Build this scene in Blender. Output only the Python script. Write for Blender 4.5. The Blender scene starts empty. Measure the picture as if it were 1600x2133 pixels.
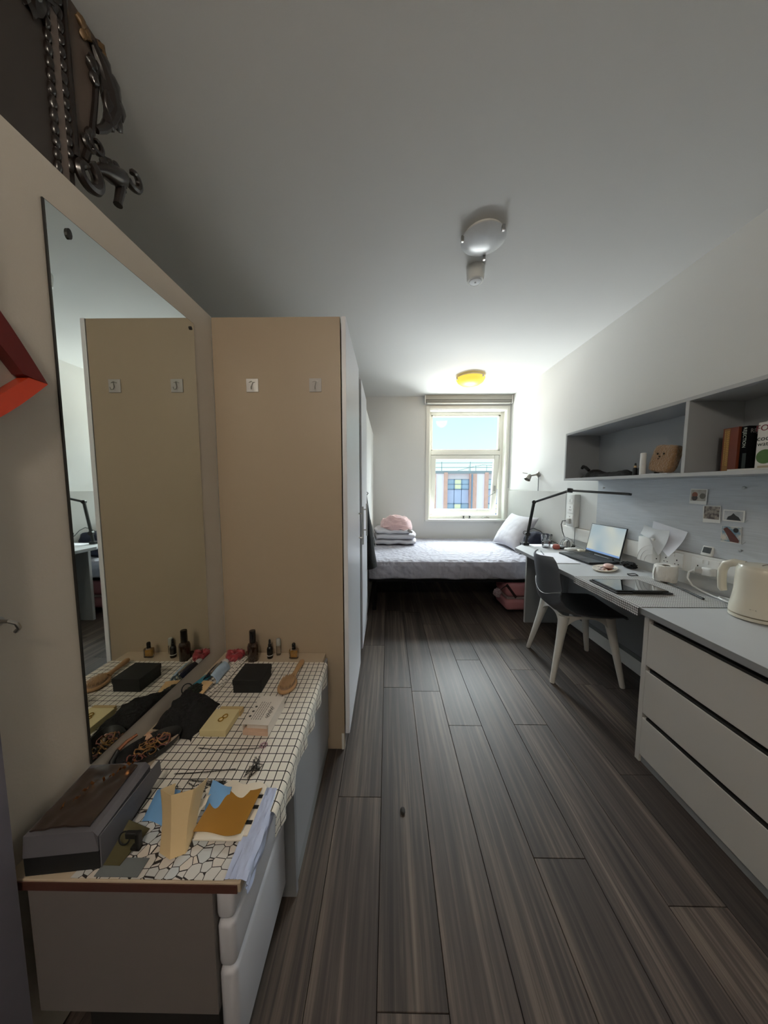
import bpy, bmesh, math, random
from mathutils import Vector, Matrix, noise
random.seed(7)
scene = bpy.context.scene
col = scene.collection
R = math.radians

# ------------------------------------------------------------------ camera
cam_d = bpy.data.cameras.new('camera'); cam = bpy.data.objects.new('camera', cam_d); col.objects.link(cam)
cam_d.sensor_fit = 'VERTICAL'; cam_d.sensor_height = 36.0; cam_d.lens = 36.0 * 630.0 / 2133.0
cam_d.clip_start = 0.02; cam_d.clip_end = 300
cam.location = (0, 0, 1.32); cam.rotation_euler = (R(90 - 4.764), 0, R(0.725))
scene.camera = cam
scene.view_settings.view_transform = 'Standard'; scene.view_settings.look = 'None'
scene.view_settings.gamma = 1.0; scene.view_settings.exposure = 0.1
scene.view_settings.use_curve_mapping = False

# ------------------------------------------------------------------ sky
def setup_world():
    w = bpy.data.worlds.new('sky'); scene.world = w; w.use_nodes = True
    nt = w.node_tree; nt.nodes.clear()
    out = nt.nodes.new('ShaderNodeOutputWorld'); bg = nt.nodes.new('ShaderNodeBackground')
    tc = nt.nodes.new('ShaderNodeTexCoord'); sp = nt.nodes.new('ShaderNodeSeparateXYZ'); cr = nt.nodes.new('ShaderNodeValToRGB')
    e = cr.color_ramp.elements
    e[0].position = 0.0; e[0].color = (0.84, 0.98, 0.96, 1)
    e[1].position = 0.32; e[1].color = (0.43, 0.88, 0.95, 1)
    n = e.new(0.10); n.color = (0.66, 0.97, 0.96, 1)
    nt.links.new(tc.outputs['Generated'], sp.inputs[0]); nt.links.new(sp.outputs['Z'], cr.inputs[0])
    nt.links.new(cr.outputs[0], bg.inputs[0]); bg.inputs[1].default_value = 1.36
    nt.links.new(bg.outputs[0], out.inputs[0])
setup_world()

def area(name, loc, target, sx, sy, energy, color):
    l = bpy.data.lights.new(name, 'AREA'); l.shape = 'RECTANGLE'; l.size = sx; l.size_y = sy; l.energy = energy; l.color = color
    o = bpy.data.objects.new(name, l); col.objects.link(o); o.location = loc
    o.rotation_euler = (Vector(target) - Vector(loc)).to_track_quat('-Z', 'Y').to_euler()
    return o
# daylight falling through the window from the open sky above the opposite roof
area('sky_daylight', (3.2, 10.0, 5.6), (1.2, 4.5, 1.6), 10.0, 3.2, 5000, (0.91, 0.957, 1.0))
# area lamp added below the sill as fill, like daylight off a street
area('street_fill', (0.9, 8.0, -1.6), (1.15, 4.5, 2.0), 7.0, 3.0, 2150, (0.95, 0.975, 1.0))
sun_d = bpy.data.lights.new('sun', 'SUN'); sun_d.energy = 4.0; sun_d.angle = R(0.6); sun_d.color = (1.0, 0.95, 0.84)
sun = bpy.data.objects.new('sun', sun_d); col.objects.link(sun)
sun.rotation_euler = Vector((-0.80, -0.32, -0.62)).to_track_quat('-Z', 'Y').to_euler()

# ------------------------------------------------------------------ materials
def lin(c):
    if isinstance(c, str):
        c = [int(c[i:i + 2], 16) / 255 for i in (0, 2, 4)]
    return tuple(v / 12.92 if v <= 0.04045 else ((v + 0.055) / 1.055) ** 2.4 for v in c) + (1.0,)
MATS = {}
def mat(name, c, rough=0.6, metal=0.0, var=0.06, scale=6.0, bump=0.0, bscale=60.0, coat=0.0, emit=None, estr=0.0, spec=0.5, sheen=0.0):
    if name in MATS: return MATS[name]
    m = bpy.data.materials.new(name); m.use_nodes = True; nt = m.node_tree
    b = nt.nodes['Principled BSDF']; c4 = lin(c)
    b.inputs['Roughness'].default_value = rough; b.inputs['Metallic'].default_value = metal
    b.inputs['Coat Weight'].default_value = coat; b.inputs['Specular IOR Level'].default_value = spec
    if sheen: b.inputs['Sheen Weight'].default_value = sheen
    tc = nt.nodes.new('ShaderNodeTexCoord')
    nz = nt.nodes.new('ShaderNodeTexNoise'); nz.inputs['Scale'].default_value = scale; nz.inputs['Detail'].default_value = 5
    nt.links.new(tc.outputs['Object'], nz.inputs['Vector'])
    mx = nt.nodes.new('ShaderNodeMix'); mx.data_type = 'RGBA'
    mx.inputs[6].default_value = tuple(max(0, v * (1 - var)) for v in c4[:3]) + (1,)
    mx.inputs[7].default_value = tuple(min(1, v * (1 + var)) for v in c4[:3]) + (1,)
    nt.links.new(nz.outputs['Fac'], mx.inputs[0]); nt.links.new(mx.outputs[2], b.inputs['Base Color'])
    if bump:
        n2 = nt.nodes.new('ShaderNodeTexNoise'); n2.inputs['Scale'].default_value = bscale; n2.inputs['Detail'].default_value = 4
        nt.links.new(tc.outputs['Object'], n2.inputs['Vector'])
        bp = nt.nodes.new('ShaderNodeBump'); bp.inputs['Strength'].default_value = bump; bp.inputs['Distance'].default_value = 0.01
        nt.links.new(n2.outputs['Fac'], bp.inputs['Height']); nt.links.new(bp.outputs[0], b.inputs['Normal'])
    if emit:
        b.inputs['Emission Color'].default_value = lin(emit); b.inputs['Emission Strength'].default_value = estr
    MATS[name] = m; return m

def mat_wood():
    m = bpy.data.materials.new('floor_oak'); m.use_nodes = True; nt = m.node_tree; L = nt.links
    b = nt.nodes['Principled BSDF']; tc = nt.nodes.new('ShaderNodeTexCoord'); oi = nt.nodes.new('ShaderNodeObjectInfo')
    ad = nt.nodes.new('ShaderNodeVectorMath'); ad.operation = 'ADD'
    ml = nt.nodes.new('ShaderNodeMath'); ml.operation = 'MULTIPLY'; ml.inputs[1].default_value = 57.0
    L.new(oi.outputs['Random'], ml.inputs[0]); L.new(tc.outputs['Object'], ad.inputs[0]); L.new(ml.outputs[0], ad.inputs[1])
    mp = nt.nodes.new('ShaderNodeMapping'); mp.inputs['Scale'].default_value = (62, 1.3, 1); L.new(ad.outputs[0], mp.inputs[0])
    n1 = nt.nodes.new('ShaderNodeTexNoise'); n1.inputs['Scale'].default_value = 1.0; n1.inputs['Detail'].default_value = 6; n1.inputs['Roughness'].default_value = 0.62; n1.inputs['Distortion'].default_value = 0.5
    L.new(mp.outputs[0], n1.inputs['Vector'])
    mp2 = nt.nodes.new('ShaderNodeMapping'); mp2.inputs['Scale'].default_value = (14, 0.7, 1); L.new(ad.outputs[0], mp2.inputs[0])
    n2 = nt.nodes.new('ShaderNodeTexNoise'); n2.inputs['Scale'].default_value = 1.0; n2.inputs['Detail'].default_value = 3; L.new(mp2.outputs[0], n2.inputs['Vector'])
    cr = nt.nodes.new('ShaderNodeValToRGB'); e = cr.color_ramp.elements
    e[0].position = 0.30; e[0].color = lin('211b19'); e[1].position = 0.72; e[1].color = lin('7a6a5b')
    k = e.new(0.5); k.color = lin('443a35')
    av = nt.nodes.new('ShaderNodeMix'); av.data_type = 'FLOAT'; av.inputs[0].default_value = 0.42
    L.new(n1.outputs['Fac'], av.inputs[2]); L.new(n2.outputs['Fac'], av.inputs[3]); L.new(av.outputs[0], cr.inputs[0])
    hs = nt.nodes.new('ShaderNodeHueSaturation')
    mr = nt.nodes.new('ShaderNodeMapRange'); mr.inputs[3].default_value = 0.72; mr.inputs[4].default_value = 1.25
    L.new(oi.outputs['Random'], mr.inputs[0]); L.new(mr.outputs[0], hs.inputs['Value']); L.new(cr.outputs[0], hs.inputs['Color'])
    hs.inputs['Saturation'].default_value = 0.85
    L.new(hs.outputs[0], b.inputs['Base Color'])
    b.inputs['Roughness'].default_value = 0.50; b.inputs['Specular IOR Level'].default_value = 0.32
    bp = nt.nodes.new('ShaderNodeBump'); bp.inputs['Strength'].default_value = 0.25; bp.inputs['Distance'].default_value = 0.002
    L.new(n1.outputs['Fac'], bp.inputs['Height']); L.new(bp.outputs[0], b.inputs['Normal'])
    return m

def mat_glass(name='window_glass', tint=(0.96, 0.98, 0.97), gloss=0.022, rough=0.0):
    if name in MATS: return MATS[name]
    m = bpy.data.materials.new(name); m.use_nodes = True; nt = m.node_tree; nt.nodes.clear(); L = nt.links
    out = nt.nodes.new('ShaderNodeOutputMaterial'); t = nt.nodes.new('ShaderNodeBsdfTransparent'); g = nt.nodes.new('ShaderNodeBsdfGlossy')
    t.inputs[0].default_value = tint + (1,); g.inputs['Roughness'].default_value = rough
    lw = nt.nodes.new('ShaderNodeLayerWeight'); lw.inputs[0].default_value = 0.25
    mr = nt.nodes.new('ShaderNodeMapRange'); mr.inputs[3].default_value = gloss * 0.5; mr.inputs[4].default_value = min(1, gloss * 8)
    mx = nt.nodes.new('ShaderNodeMixShader')
    L.new(lw.outputs['Fresnel'], mr.inputs[0]); L.new(mr.outputs[0], mx.inputs[0]); L.new(t.outputs[0], mx.inputs[1]); L.new(g.outputs[0], mx.inputs[2]); L.new(mx.outputs[0], out.inputs[0])
    MATS[name] = m; return m

def mat_check(name, base, line, step, width, wav=0.0, warp=6.0, rough=0.9):
    """woven cloth with a thin dark grid, laid out in the cloth's own metres (uv)"""
    m = bpy.data.materials.new(name); m.use_nodes = True; nt = m.node_tree; L = nt.links
    b = nt.nodes['Principled BSDF']; b.inputs['Roughness'].default_value = rough; b.inputs['Sheen Weight'].default_value = 0.15
    uv = nt.nodes.new('ShaderNodeUVMap')
    nz = nt.nodes.new('ShaderNodeTexNoise'); nz.inputs['Scale'].default_value = warp; L.new(uv.outputs[0], nz.inputs['Vector'])
    sub = nt.nodes.new('ShaderNodeVectorMath'); sub.operation = 'MULTIPLY_ADD'; sub.inputs[1].default_value = (wav, wav, 0)
    L.new(nz.outputs['Color'], sub.inputs[0]); L.new(uv.outputs[0], sub.inputs[2])
    sp = nt.nodes.new('ShaderNodeSeparateXYZ'); L.new(sub.outputs[0], sp.inputs[0])
    res = []
    for ax, st in ((0, step[0]), (1, step[1])):
        d = nt.nodes.new('ShaderNodeMath'); d.operation = 'DIVIDE'; d.inputs[1].default_value = st; L.new(sp.outputs[ax], d.inputs[0])
        fr = nt.nodes.new('ShaderNodeMath'); fr.operation = 'FRACT'; L.new(d.outputs[0], fr.inputs[0])
        lt = nt.nodes.new('ShaderNodeMath'); lt.operation = 'LESS_THAN'; lt.inputs[1].default_value = width / st; L.new(fr.outputs[0], lt.inputs[0]); res.append(lt)
    mxm = nt.nodes.new('ShaderNodeMath'); mxm.operation = 'MAXIMUM'; L.new(res[0].outputs[0], mxm.inputs[0]); L.new(res[1].outputs[0], mxm.inputs[1])
    mx = nt.nodes.new('ShaderNodeMix'); mx.data_type = 'RGBA'; mx.inputs[6].default_value = lin(base); mx.inputs[7].default_value = lin(line)
    L.new(mxm.outputs[0], mx.inputs[0]); L.new(mx.outputs[2], b.inputs['Base Color'])
    n2 = nt.nodes.new('ShaderNodeTexNoise'); n2.inputs['Scale'].default_value = 420; L.new(uv.outputs[0], n2.inputs['Vector'])
    bp = nt.nodes.new('ShaderNodeBump'); bp.inputs['Strength'].default_value = 0.35; bp.inputs['Distance'].default_value = 0.002
    L.new(n2.outputs['Fac'], bp.inputs['Height']); L.new(bp.outputs[0], b.inputs['Normal'])
    MATS[name] = m; return m

def mat_pebble():
    m = bpy.data.materials.new('pebble_print'); m.use_nodes = True; nt = m.node_tree; L = nt.links
    b = nt.nodes['Principled BSDF']; b.inputs['Roughness'].default_value = 0.8
    uv = nt.nodes.new('ShaderNodeUVMap')
    v = nt.nodes.new('ShaderNodeTexVoronoi'); v.feature = 'DISTANCE_TO_EDGE'; v.inputs['Scale'].default_value = 46; v.inputs['Randomness'].default_value = 0.6
    v2 = nt.nodes.new('ShaderNodeTexVoronoi'); v2.inputs['Scale'].default_value = 46; v2.inputs['Randomness'].default_value = 0.6
    L.new(uv.outputs[0], v.inputs['Vector']); L.new(uv.outputs[0], v2.inputs['Vector'])
    lt = nt.nodes.new('ShaderNodeMath'); lt.operation = 'LESS_THAN'; lt.inputs[1].default_value = 0.032; L.new(v.outputs['Distance'], lt.inputs[0])
    sp = nt.nodes.new('ShaderNodeSeparateColor'); L.new(v2.outputs['Color'], sp.inputs[0])
    cr = nt.nodes.new('ShaderNodeValToRGB'); e = cr.color_ramp.elements
    e[0].color = lin('d9cdc0'); e[1].color = lin('f2ebe4'); k = e.new(0.85); k.color = lin('c3c9cc'); L.new(sp.outputs[0], cr.inputs[0])
    mx = nt.nodes.new('ShaderNodeMix'); mx.data_type = 'RGBA'; mx.inputs[7].default_value = lin('2a2422')
    L.new(lt.outputs[0], mx.inputs[0]); L.new(cr.outputs[0], mx.inputs[6]); L.new(mx.outputs[2], b.inputs['Base Color'])
    bp = nt.nodes.new('ShaderNodeBump'); bp.inputs['Strength'].default_value = 0.3; bp.inputs['Distance'].default_value = 0.003
    L.new(v.outputs['Distance'], bp.inputs['Height']); L.new(bp.outputs[0], b.inputs['Normal'])
    MATS['pebble_print'] = m; return m

def mat_quilt():
    m = bpy.data.materials.new('quilted_sheet'); m.use_nodes = True; nt = m.node_tree; L = nt.links
    b = nt.nodes['Principled BSDF']; b.inputs['Roughness'].default_value = 0.85; b.inputs['Base Color'].default_value = lin('a9a9b4')
    tc = nt.nodes.new('ShaderNodeTexCoord'); mp = nt.nodes.new('ShaderNodeMapping'); mp.inputs['Scale'].default_value = (1, 1.0, 0.35); L.new(tc.outputs['Object'], mp.inputs[0])
    v = nt.nodes.new('ShaderNodeTexVoronoi'); v.feature = 'SMOOTH_F1'; v.inputs['Scale'].default_value = 26; L.new(mp.outputs[0], v.inputs['Vector'])
    n = nt.nodes.new('ShaderNodeTexNoise'); n.inputs['Scale'].default_value = 9; n.inputs['Detail'].default_value = 5; n.inputs['Distortion'].default_value = 1.2; L.new(tc.outputs['Object'], n.inputs['Vector'])
    a = nt.nodes.new('ShaderNodeMath'); a.operation = 'ADD'; L.new(v.outputs['Distance'], a.inputs[0]); L.new(n.outputs['Fac'], a.inputs[1])
    bp = nt.nodes.new('ShaderNodeBump'); bp.inputs['Strength'].default_value = 0.55; bp.inputs['Distance'].default_value = 0.03
    L.new(a.outputs[0], bp.inputs['Height']); L.new(bp.outputs[0], b.inputs['Normal'])
    return m

def mat_fabric(name, c, weave=(260, 900), bump=0.3, var=0.18):
    m = bpy.data.materials.new(name); m.use_nodes = True; nt = m.node_tree; L = nt.links
    b = nt.nodes['Principled BSDF']; b.inputs['Roughness'].default_value = 0.9; c4 = lin(c)
    tc = nt.nodes.new('ShaderNodeTexCoord'); mp = nt.nodes.new('ShaderNodeMapping'); mp.inputs['Scale'].default_value = (weave[0], weave[0] * 0.12, weave[1]); L.new(tc.outputs['Object'], mp.inputs[0])
    n = nt.nodes.new('ShaderNodeTexNoise'); n.inputs['Scale'].default_value = 0.25; n.inputs['Detail'].default_value = 3; L.new(mp.outputs[0], n.inputs['Vector'])
    mx = nt.nodes.new('ShaderNodeMix'); mx.data_type = 'RGBA'
    mx.inputs[6].default_value = tuple(v * (1 - var) for v in c4[:3]) + (1,); mx.inputs[7].default_value = tuple(min(1, v * (1 + var)) for v in c4[:3]) + (1,)
    L.new(n.outputs['Fac'], mx.inputs[0]); L.new(mx.outputs[2], b.inputs['Base Color'])
    bp = nt.nodes.new('ShaderNodeBump'); bp.inputs['Strength'].default_value = bump; bp.inputs['Distance'].default_value = 0.002
    L.new(n.outputs['Fac'], bp.inputs['Height']); L.new(bp.outputs[0], b.inputs['Normal'])
    MATS[name] = m; return m

M_WALL = mat('wall_paint', 'e0e1df', 0.75, var=0.02, scale=2, bump=0.05, bscale=180)
M_CEIL = mat('ceiling_paint', 'dcdcda', 0.8, var=0.02, scale=2, bump=0.04, bscale=150)
M_WOOD = mat_wood()
M_MEL = mat('beige_melamine', 'ab9b86', 0.42, var=0.03, scale=3)
M_DOOR = mat('pale_door_melamine', 'eef0f7', 0.30, var=0.02, scale=3)
M_WHITE = mat('white_plastic', 'e6e6e2', 0.4, var=0.02)
M_GLOSSW = mat('white_gloss', 'e8e9e6', 0.3, var=0.02)
M_GREYP = mat('grey_laminate', 'c2c5c8', 0.42, var=0.03, scale=5)
M_GREYD = mat('mid_grey_panel', '8d9092', 0.5, var=0.04, scale=4)
M_DRAW = mat('warm_grey_drawer', 'c4c1bc', 0.5, var=0.02, scale=4)
M_DARK = mat('dark_recess', '1d1c1b', 0.7)
M_BLACK = mat('black_plastic', '151515', 0.45, var=0.1)
M_BLACKF = mat('black_fabric', '0d0d0e', 0.95, var=0.3, scale=40, bump=0.5, bscale=120)
M_CHROME = mat('brushed_steel', 'b8b6b2', 0.28, 1.0, var=0.04, scale=30)
M_UPVC = mat('white_window_frame', 'e9e8e0', 0.35, var=0.015)
M_GLASS = mat_glass()
M_CLEAR = mat_glass('drinking_glass', (0.985, 0.99, 0.99), 0.17)

# ------------------------------------------------------------------ mesh helpers (all coordinates in metres, world space)
class B:
    def __init__(s): s.bm = bmesh.new(); s.uv = None
    def box(s, x0, x1, y0, y1, z0, z1, bev=0.0, seg=2, M=None):
        r = bmesh.ops.create_cube(s.bm, size=1.0)
        vs = r['verts']
        for v in vs:
            v.co = Vector(((x0 + x1) / 2 + v.co.x * (x1 - x0), (y0 + y1) / 2 + v.co.y * (y1 - y0), (z0 + z1) / 2 + v.co.z * (z1 - z0)))
        if bev:
            es = list({e for v in vs for e in v.link_edges})
            rr = bmesh.ops.bevel(s.bm, geom=es, offset=bev, segments=seg, affect='EDGES', profile=0.5)
            vs = list({v for f in rr['faces'] for v in f.verts} | {v for v in vs if v.is_valid})
        if M is not None:
            for v in vs: v.co = M @ v.co
        return s
    def tube(s, pts, r, seg=8, closed=False, cap=True):
        pts = [Vector(p) for p in pts]; n = len(pts)
        rs = r if isinstance(r, (list, tuple)) else [r] * n
        tang = []
        for i in range(n):
            if closed: t = pts[(i + 1) % n] - pts[i - 1]
            else: t = pts[min(i + 1, n - 1)] - pts[max(i - 1, 0)]
            tang.append(t.normalized() if t.length > 1e-9 else Vector((0, 0, 1)))
        up = Vector((0, 0, 1)) if abs(tang[0].z) < 0.9 else Vector((1, 0, 0))
        nrm = (up - tang[0] * up.dot(tang[0])).normalized(); rings = []
        for i in range(n):
            nrm = (nrm - tang[i] * nrm.dot(tang[i]))
            nrm = nrm.normalized() if nrm.length > 1e-6 else tang[i].orthogonal().normalized()
            bi = tang[i].cross(nrm)
            rings.append([s.bm.verts.new(pts[i] + (nrm * math.cos(2 * math.pi * k / seg) + bi * math.sin(2 * math.pi * k / seg)) * rs[i]) for k in range(seg)])
        for i in range(n if closed else n - 1):
            a, b = rings[i], rings[(i + 1) % n]
            for k in range(seg): s.bm.faces.new((a[k], a[(k + 1) % seg], b[(k + 1) % seg], b[k]))
        if cap and not closed:
            s.bm.faces.new(list(reversed(rings[0]))); s.bm.faces.new(rings[-1])
        return s
    def lathe(s, c, prof, seg=24, M=None, sx=1.0, sy=1.0):
        """prof: (radius, height) pairs turned about the vertical through c"""
        c = Vector(c); rings = []
        for (r, z) in prof:
            if r < 1e-5: ring = [s.bm.verts.new(Vector((0, 0, z)))]
            else: ring = [s.bm.verts.new(Vector((r * sx * math.cos(2 * math.pi * k / seg), r * sy * math.sin(2 * math.pi * k / seg), z))) for k in range(seg)]
            rings.append(ring)
        for a, b in zip(rings[:-1], rings[1:]):
            for k in range(seg):
                k2 = (k + 1) % seg
                if len(a) == 1 and len(b) == 1: continue
                if len(a) == 1: s.bm.faces.new((a[0], b[k2], b[k]))
                elif len(b) == 1: s.bm.faces.new((a[k], a[k2], b[0]))
                else: s.bm.faces.new((a[k], a[k2], b[k2], b[k]))
        for ring, flip in ((rings[0], True), (rings[-1], False)):
            if len(ring) > 1: s.bm.faces.new(list(reversed(ring)) if flip else ring)
        for ring in rings:
            for v in ring: v.co = c + ((M @ v.co) if M is not None else v.co)
        return s
    def prism(s, pts, off):
        """closed polygon of 3-D points pushed along the vector off"""
        a = [s.bm.verts.new(Vector(p)) for p in pts]; b = [s.bm.verts.new(Vector(p) + Vector(off)) for p in pts]
        n = len(a); s.bm.faces.new(a); s.bm.faces.new(list(reversed(b)))
        for i in range(n): s.bm.faces.new((a[i], b[i], b[(i + 1) % n], a[(i + 1) % n]))
        return s
    def grid(s, fn, nu, nv, thick=0.0, uvfn=None):
        """surface fn(u,v), u,v in 0..1; thick pushes a second skin along the normal"""
        P = [[Vector(fn(i / nu, j / nv)) for j in range(nv + 1)] for i in range(nu + 1)]
        V = [[s.bm.verts.new(p) for p in row] for row in P]
        if uvfn and s.uv is None: s.uv = s.bm.loops.layers.uv.new('UVMap')
        def face(q, ij):
            f = s.bm.faces.new(q)
            if uvfn:
                for lp, (i, j) in zip(f.loops, ij): lp[s.uv].uv = uvfn(i / nu, j / nv)
        for i in range(nu):
            for j in range(nv):
                face((V[i][j], V[i + 1][j], V[i + 1][j + 1], V[i][j + 1]), ((i, j), (i + 1, j), (i + 1, j + 1), (i, j + 1)))
        if thick:
            N = [[None] * (nv + 1) for _ in range(nu + 1)]
            for i in range(nu + 1):
                for j in range(nv + 1):
                    du = P[min(i + 1, nu)][j] - P[max(i - 1, 0)][j]; dv = P[i][min(j + 1, nv)] - P[i][max(j - 1, 0)]
                    nn = du.cross(dv); N[i][j] = nn.normalized() if nn.length > 1e-12 else Vector((0, 0, 1))
            W = [[s.bm.verts.new(P[i][j] - N[i][j] * thick) for j in range(nv + 1)] for i in range(nu + 1)]
            for i in range(nu):
                for j in range(nv):
                    face((W[i][j], W[i][j + 1], W[i + 1][j + 1], W[i + 1][j]), ((i, j), (i, j + 1), (i + 1, j + 1), (i + 1, j)))
            for i in range(nu):
                face((V[i][0], W[i][0], W[i + 1][0], V[i + 1][0]), ((i, 0), (i, 0), (i + 1, 0), (i + 1, 0)))
                face((V[i + 1][nv], W[i + 1][nv], W[i][nv], V[i][nv]), ((i + 1, nv), (i + 1, nv), (i, nv), (i, nv)))
            for j in range(nv):
                face((V[0][j + 1], W[0][j + 1], W[0][j], V[0][j]), ((0, j + 1), (0, j + 1), (0, j), (0, j)))
                face((V[nu][j], W[nu][j], W[nu][j + 1], V[nu][j + 1]), ((nu, j), (nu, j), (nu, j + 1), (nu, j + 1)))
        return s
    def blob(s, c, rad, sub=3, amp=0.15, freq=3.0, flat=None, seed=0, p=2.0):
        """noisy super-ellipsoid for soft things"""
        r = bmesh.ops.create_icosphere(s.bm, subdivisions=sub, radius=1.0)
        c = Vector(c)
        for v in r['verts']:
            d = v.co.normalized()
            k = (abs(d.x) ** p + abs(d.y) ** p + abs(d.z) ** p) ** (-1.0 / p)
            k *= 1 + amp * noise.noise(d * freq + Vector((seed * 3.7, seed * 1.3, 0)))
            q = Vector((d.x * k * rad[0], d.y * k * rad[1], d.z * k * rad[2]))
            if flat is not None and q.z < flat: q.z = flat
            v.co = c + q
        return s
    def xf(s, M):
        for v in s.bm.verts: v.co = M @ v.co
        return s
    def build(s, name, m, parent=None, smooth=False, sharp=35):
        bmesh.ops.recalc_face_normals(s.bm, faces=s.bm.faces)
        if parent is not None:
            off = parent.matrix_world_pos
            for v in s.bm.verts: v.co -= off
            o_loc = Vector((0, 0, 0))
        else:
            xs = [v.co.x for v in s.bm.verts]; ys = [v.co.y for v in s.bm.verts]; zs = [v.co.z for v in s.bm.verts]
            o_loc = Vector(((min(xs) + max(xs)) / 2, (min(ys) + max(ys)) / 2, min(zs)))
            for v in s.bm.verts: v.co -= o_loc
        me = bpy.data.meshes.new(name); s.bm.to_mesh(me); s.bm.free()
        if smooth:
            for p in me.polygons: p.use_smooth = True
            try: me.set_sharp_from_angle(angle=R(sharp))
            except Exception: pass
        me.materials.append(m)
        o = bpy.data.objects.new(name, me); col.objects.link(o); o.location = o_loc
        h = Node(o, (parent.matrix_world_pos if parent is not None else Vector((0, 0, 0))) + o_loc)
        if parent is not None: o.parent = parent.o
        return h
class Node:
    def __init__(s, o, pos): s.o = o; s.matrix_world_pos = Vector(pos)
    def tag(s, label, cat, group=None):
        s.o['label'] = label; s.o['category'] = cat
        if group: s.o['group'] = group
        return s
    def lab(s, label): s.o['label'] = label; return s
    def stuff(s): s.o['kind'] = 'stuff'; return s
    def struct(s, label=None):
        s.o['kind'] = 'structure'
        if label: s.o['label'] = label
        return s
def thing(name, loc, label, cat, group=None):
    o = bpy.data.objects.new(name, None); o.empty_display_size = 0.05; col.objects.link(o); o.location = loc
    return Node(o, loc).tag(label, cat, group)
def text_part(name, s, size, origin, xdir, ydir, m, parent, depth=0.0006, align='LEFT'):
    """flat lettering as a thin mesh lying on the plane xdir/ydir"""
    cu = bpy.data.curves.new('lettering', 'FONT'); cu.body = s; cu.size = size; cu.extrude = depth / 2; cu.align_x = align; cu.resolution_u = 3
    to = bpy.data.objects.new('lettering', cu); col.objects.link(to)
    dg = bpy.context.evaluated_depsgraph_get(); me0 = bpy.data.meshes.new_from_object(to.evaluated_get(dg))
    bpy.data.objects.remove(to); bpy.data.curves.remove(cu)
    b = B(); b.bm.from_mesh(me0); bpy.data.meshes.remove(me0)
    x = Vector(xdir).normalized(); y = Vector(ydir).normalized(); z = x.cross(y)
    Mx = Matrix((x, y, z)).transposed().to_4x4(); Mx.translation = Vector(origin)
    b.xf(Mx); return b.build(name, m, parent)
def rotz(c, a):
    c = Vector(c); return Matrix.Translation(c) @ Matrix.Rotation(a, 4, 'Z') @ Matrix.Translation(-c)
def rotax(c, a, ax):
    c = Vector(c); return Matrix.Translation(c) @ Matrix.Rotation(a, 4, ax) @ Matrix.Translation(-c)
def align(d):
    return Vector((0, 0, 1)).rotation_difference(Vector(d).normalized()).to_matrix().to_4x4()
def wob(p, s=1.0, f=4.0, seed=0.0): return noise.noise(Vector(p) * f + Vector((seed, seed * 2.1, seed * .7))) * s
def arc(c, r, a0, a1, n, u=(1, 0, 0), v=(0, 0, 1)):
    c = Vector(c); u = Vector(u); v = Vector(v)
    return [c + u * r * math.cos(a0 + (a1 - a0) * i / n) + v * r * math.sin(a0 + (a1 - a0) * i / n) for i in range(n + 1)]

# ------------------------------------------------------------------ the setting
XL, XR, YF, YB, ZC, ZP = -0.80, 1.78, 4.50, -1.30, 2.62, 2.085
XO = -2.40
B().box(XO, XR + .2, YB - .2, YF + .25, ZC, ZC + .2).build('ceiling', M_CEIL).struct('pale painted ceiling')
B().box(XR, XR + .2, YB - .2, YF + .25, -.2, ZC).build('wall_right', M_WALL).struct('pale grey painted right wall')
B().box(XO - .2, XO, YB - .2, YF + .25, -.2, ZC + .2).build('wall_outer', M_WALL).struct('wall behind the low bathroom block')
B().box(XO, XR, YB - .2, YB, -.2, ZC).build('wall_back', M_WALL).struct('wall behind the camera')
B().box(XO, XL, YB, 1.42, 0, ZP).build('wall_left', mat('shaded_wall_paint', 'c6beb2', 0.75, var=0.02, scale=2, bump=0.05, bscale=180)).struct('lower grey partition wall on the left that stops short of the ceiling')  # same paint as the other walls, its dimness put into a darker colour
B().box(XO, XL, 1.42, 2.735, 0, ZP).build('wall_wardrobe', M_WALL).struct('partition wall behind the wardrobe')
B().box(XO, -0.213, 2.735, YF, 0, ZP).build('wall_nook', M_WALL).struct('partition wall at the foot of the bed')
WX0, WX1, WZ0, WZ1 = 0.60, 1.735, 0.835, 2.44
wf = B()
wf.box(XO, WX0, YF, YF + .25, -.2, ZC).box(WX1, XR, YF, YF + .25, -.2, ZC).box(WX0, WX1, YF, YF + .25, -.2, WZ0).box(WX0, WX1, YF, YF + .25, WZ1, ZC)
wf.build('wall_far', M_WALL).struct('far wall with the window opening')
B().box(XL, -0.752, -0.2, 0.540, 0, ZP - .004).build('trim_1', mat('jamb_paint', '6a6874', 0.6, var=0.03)).struct('grey door jamb at the near left')

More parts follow.
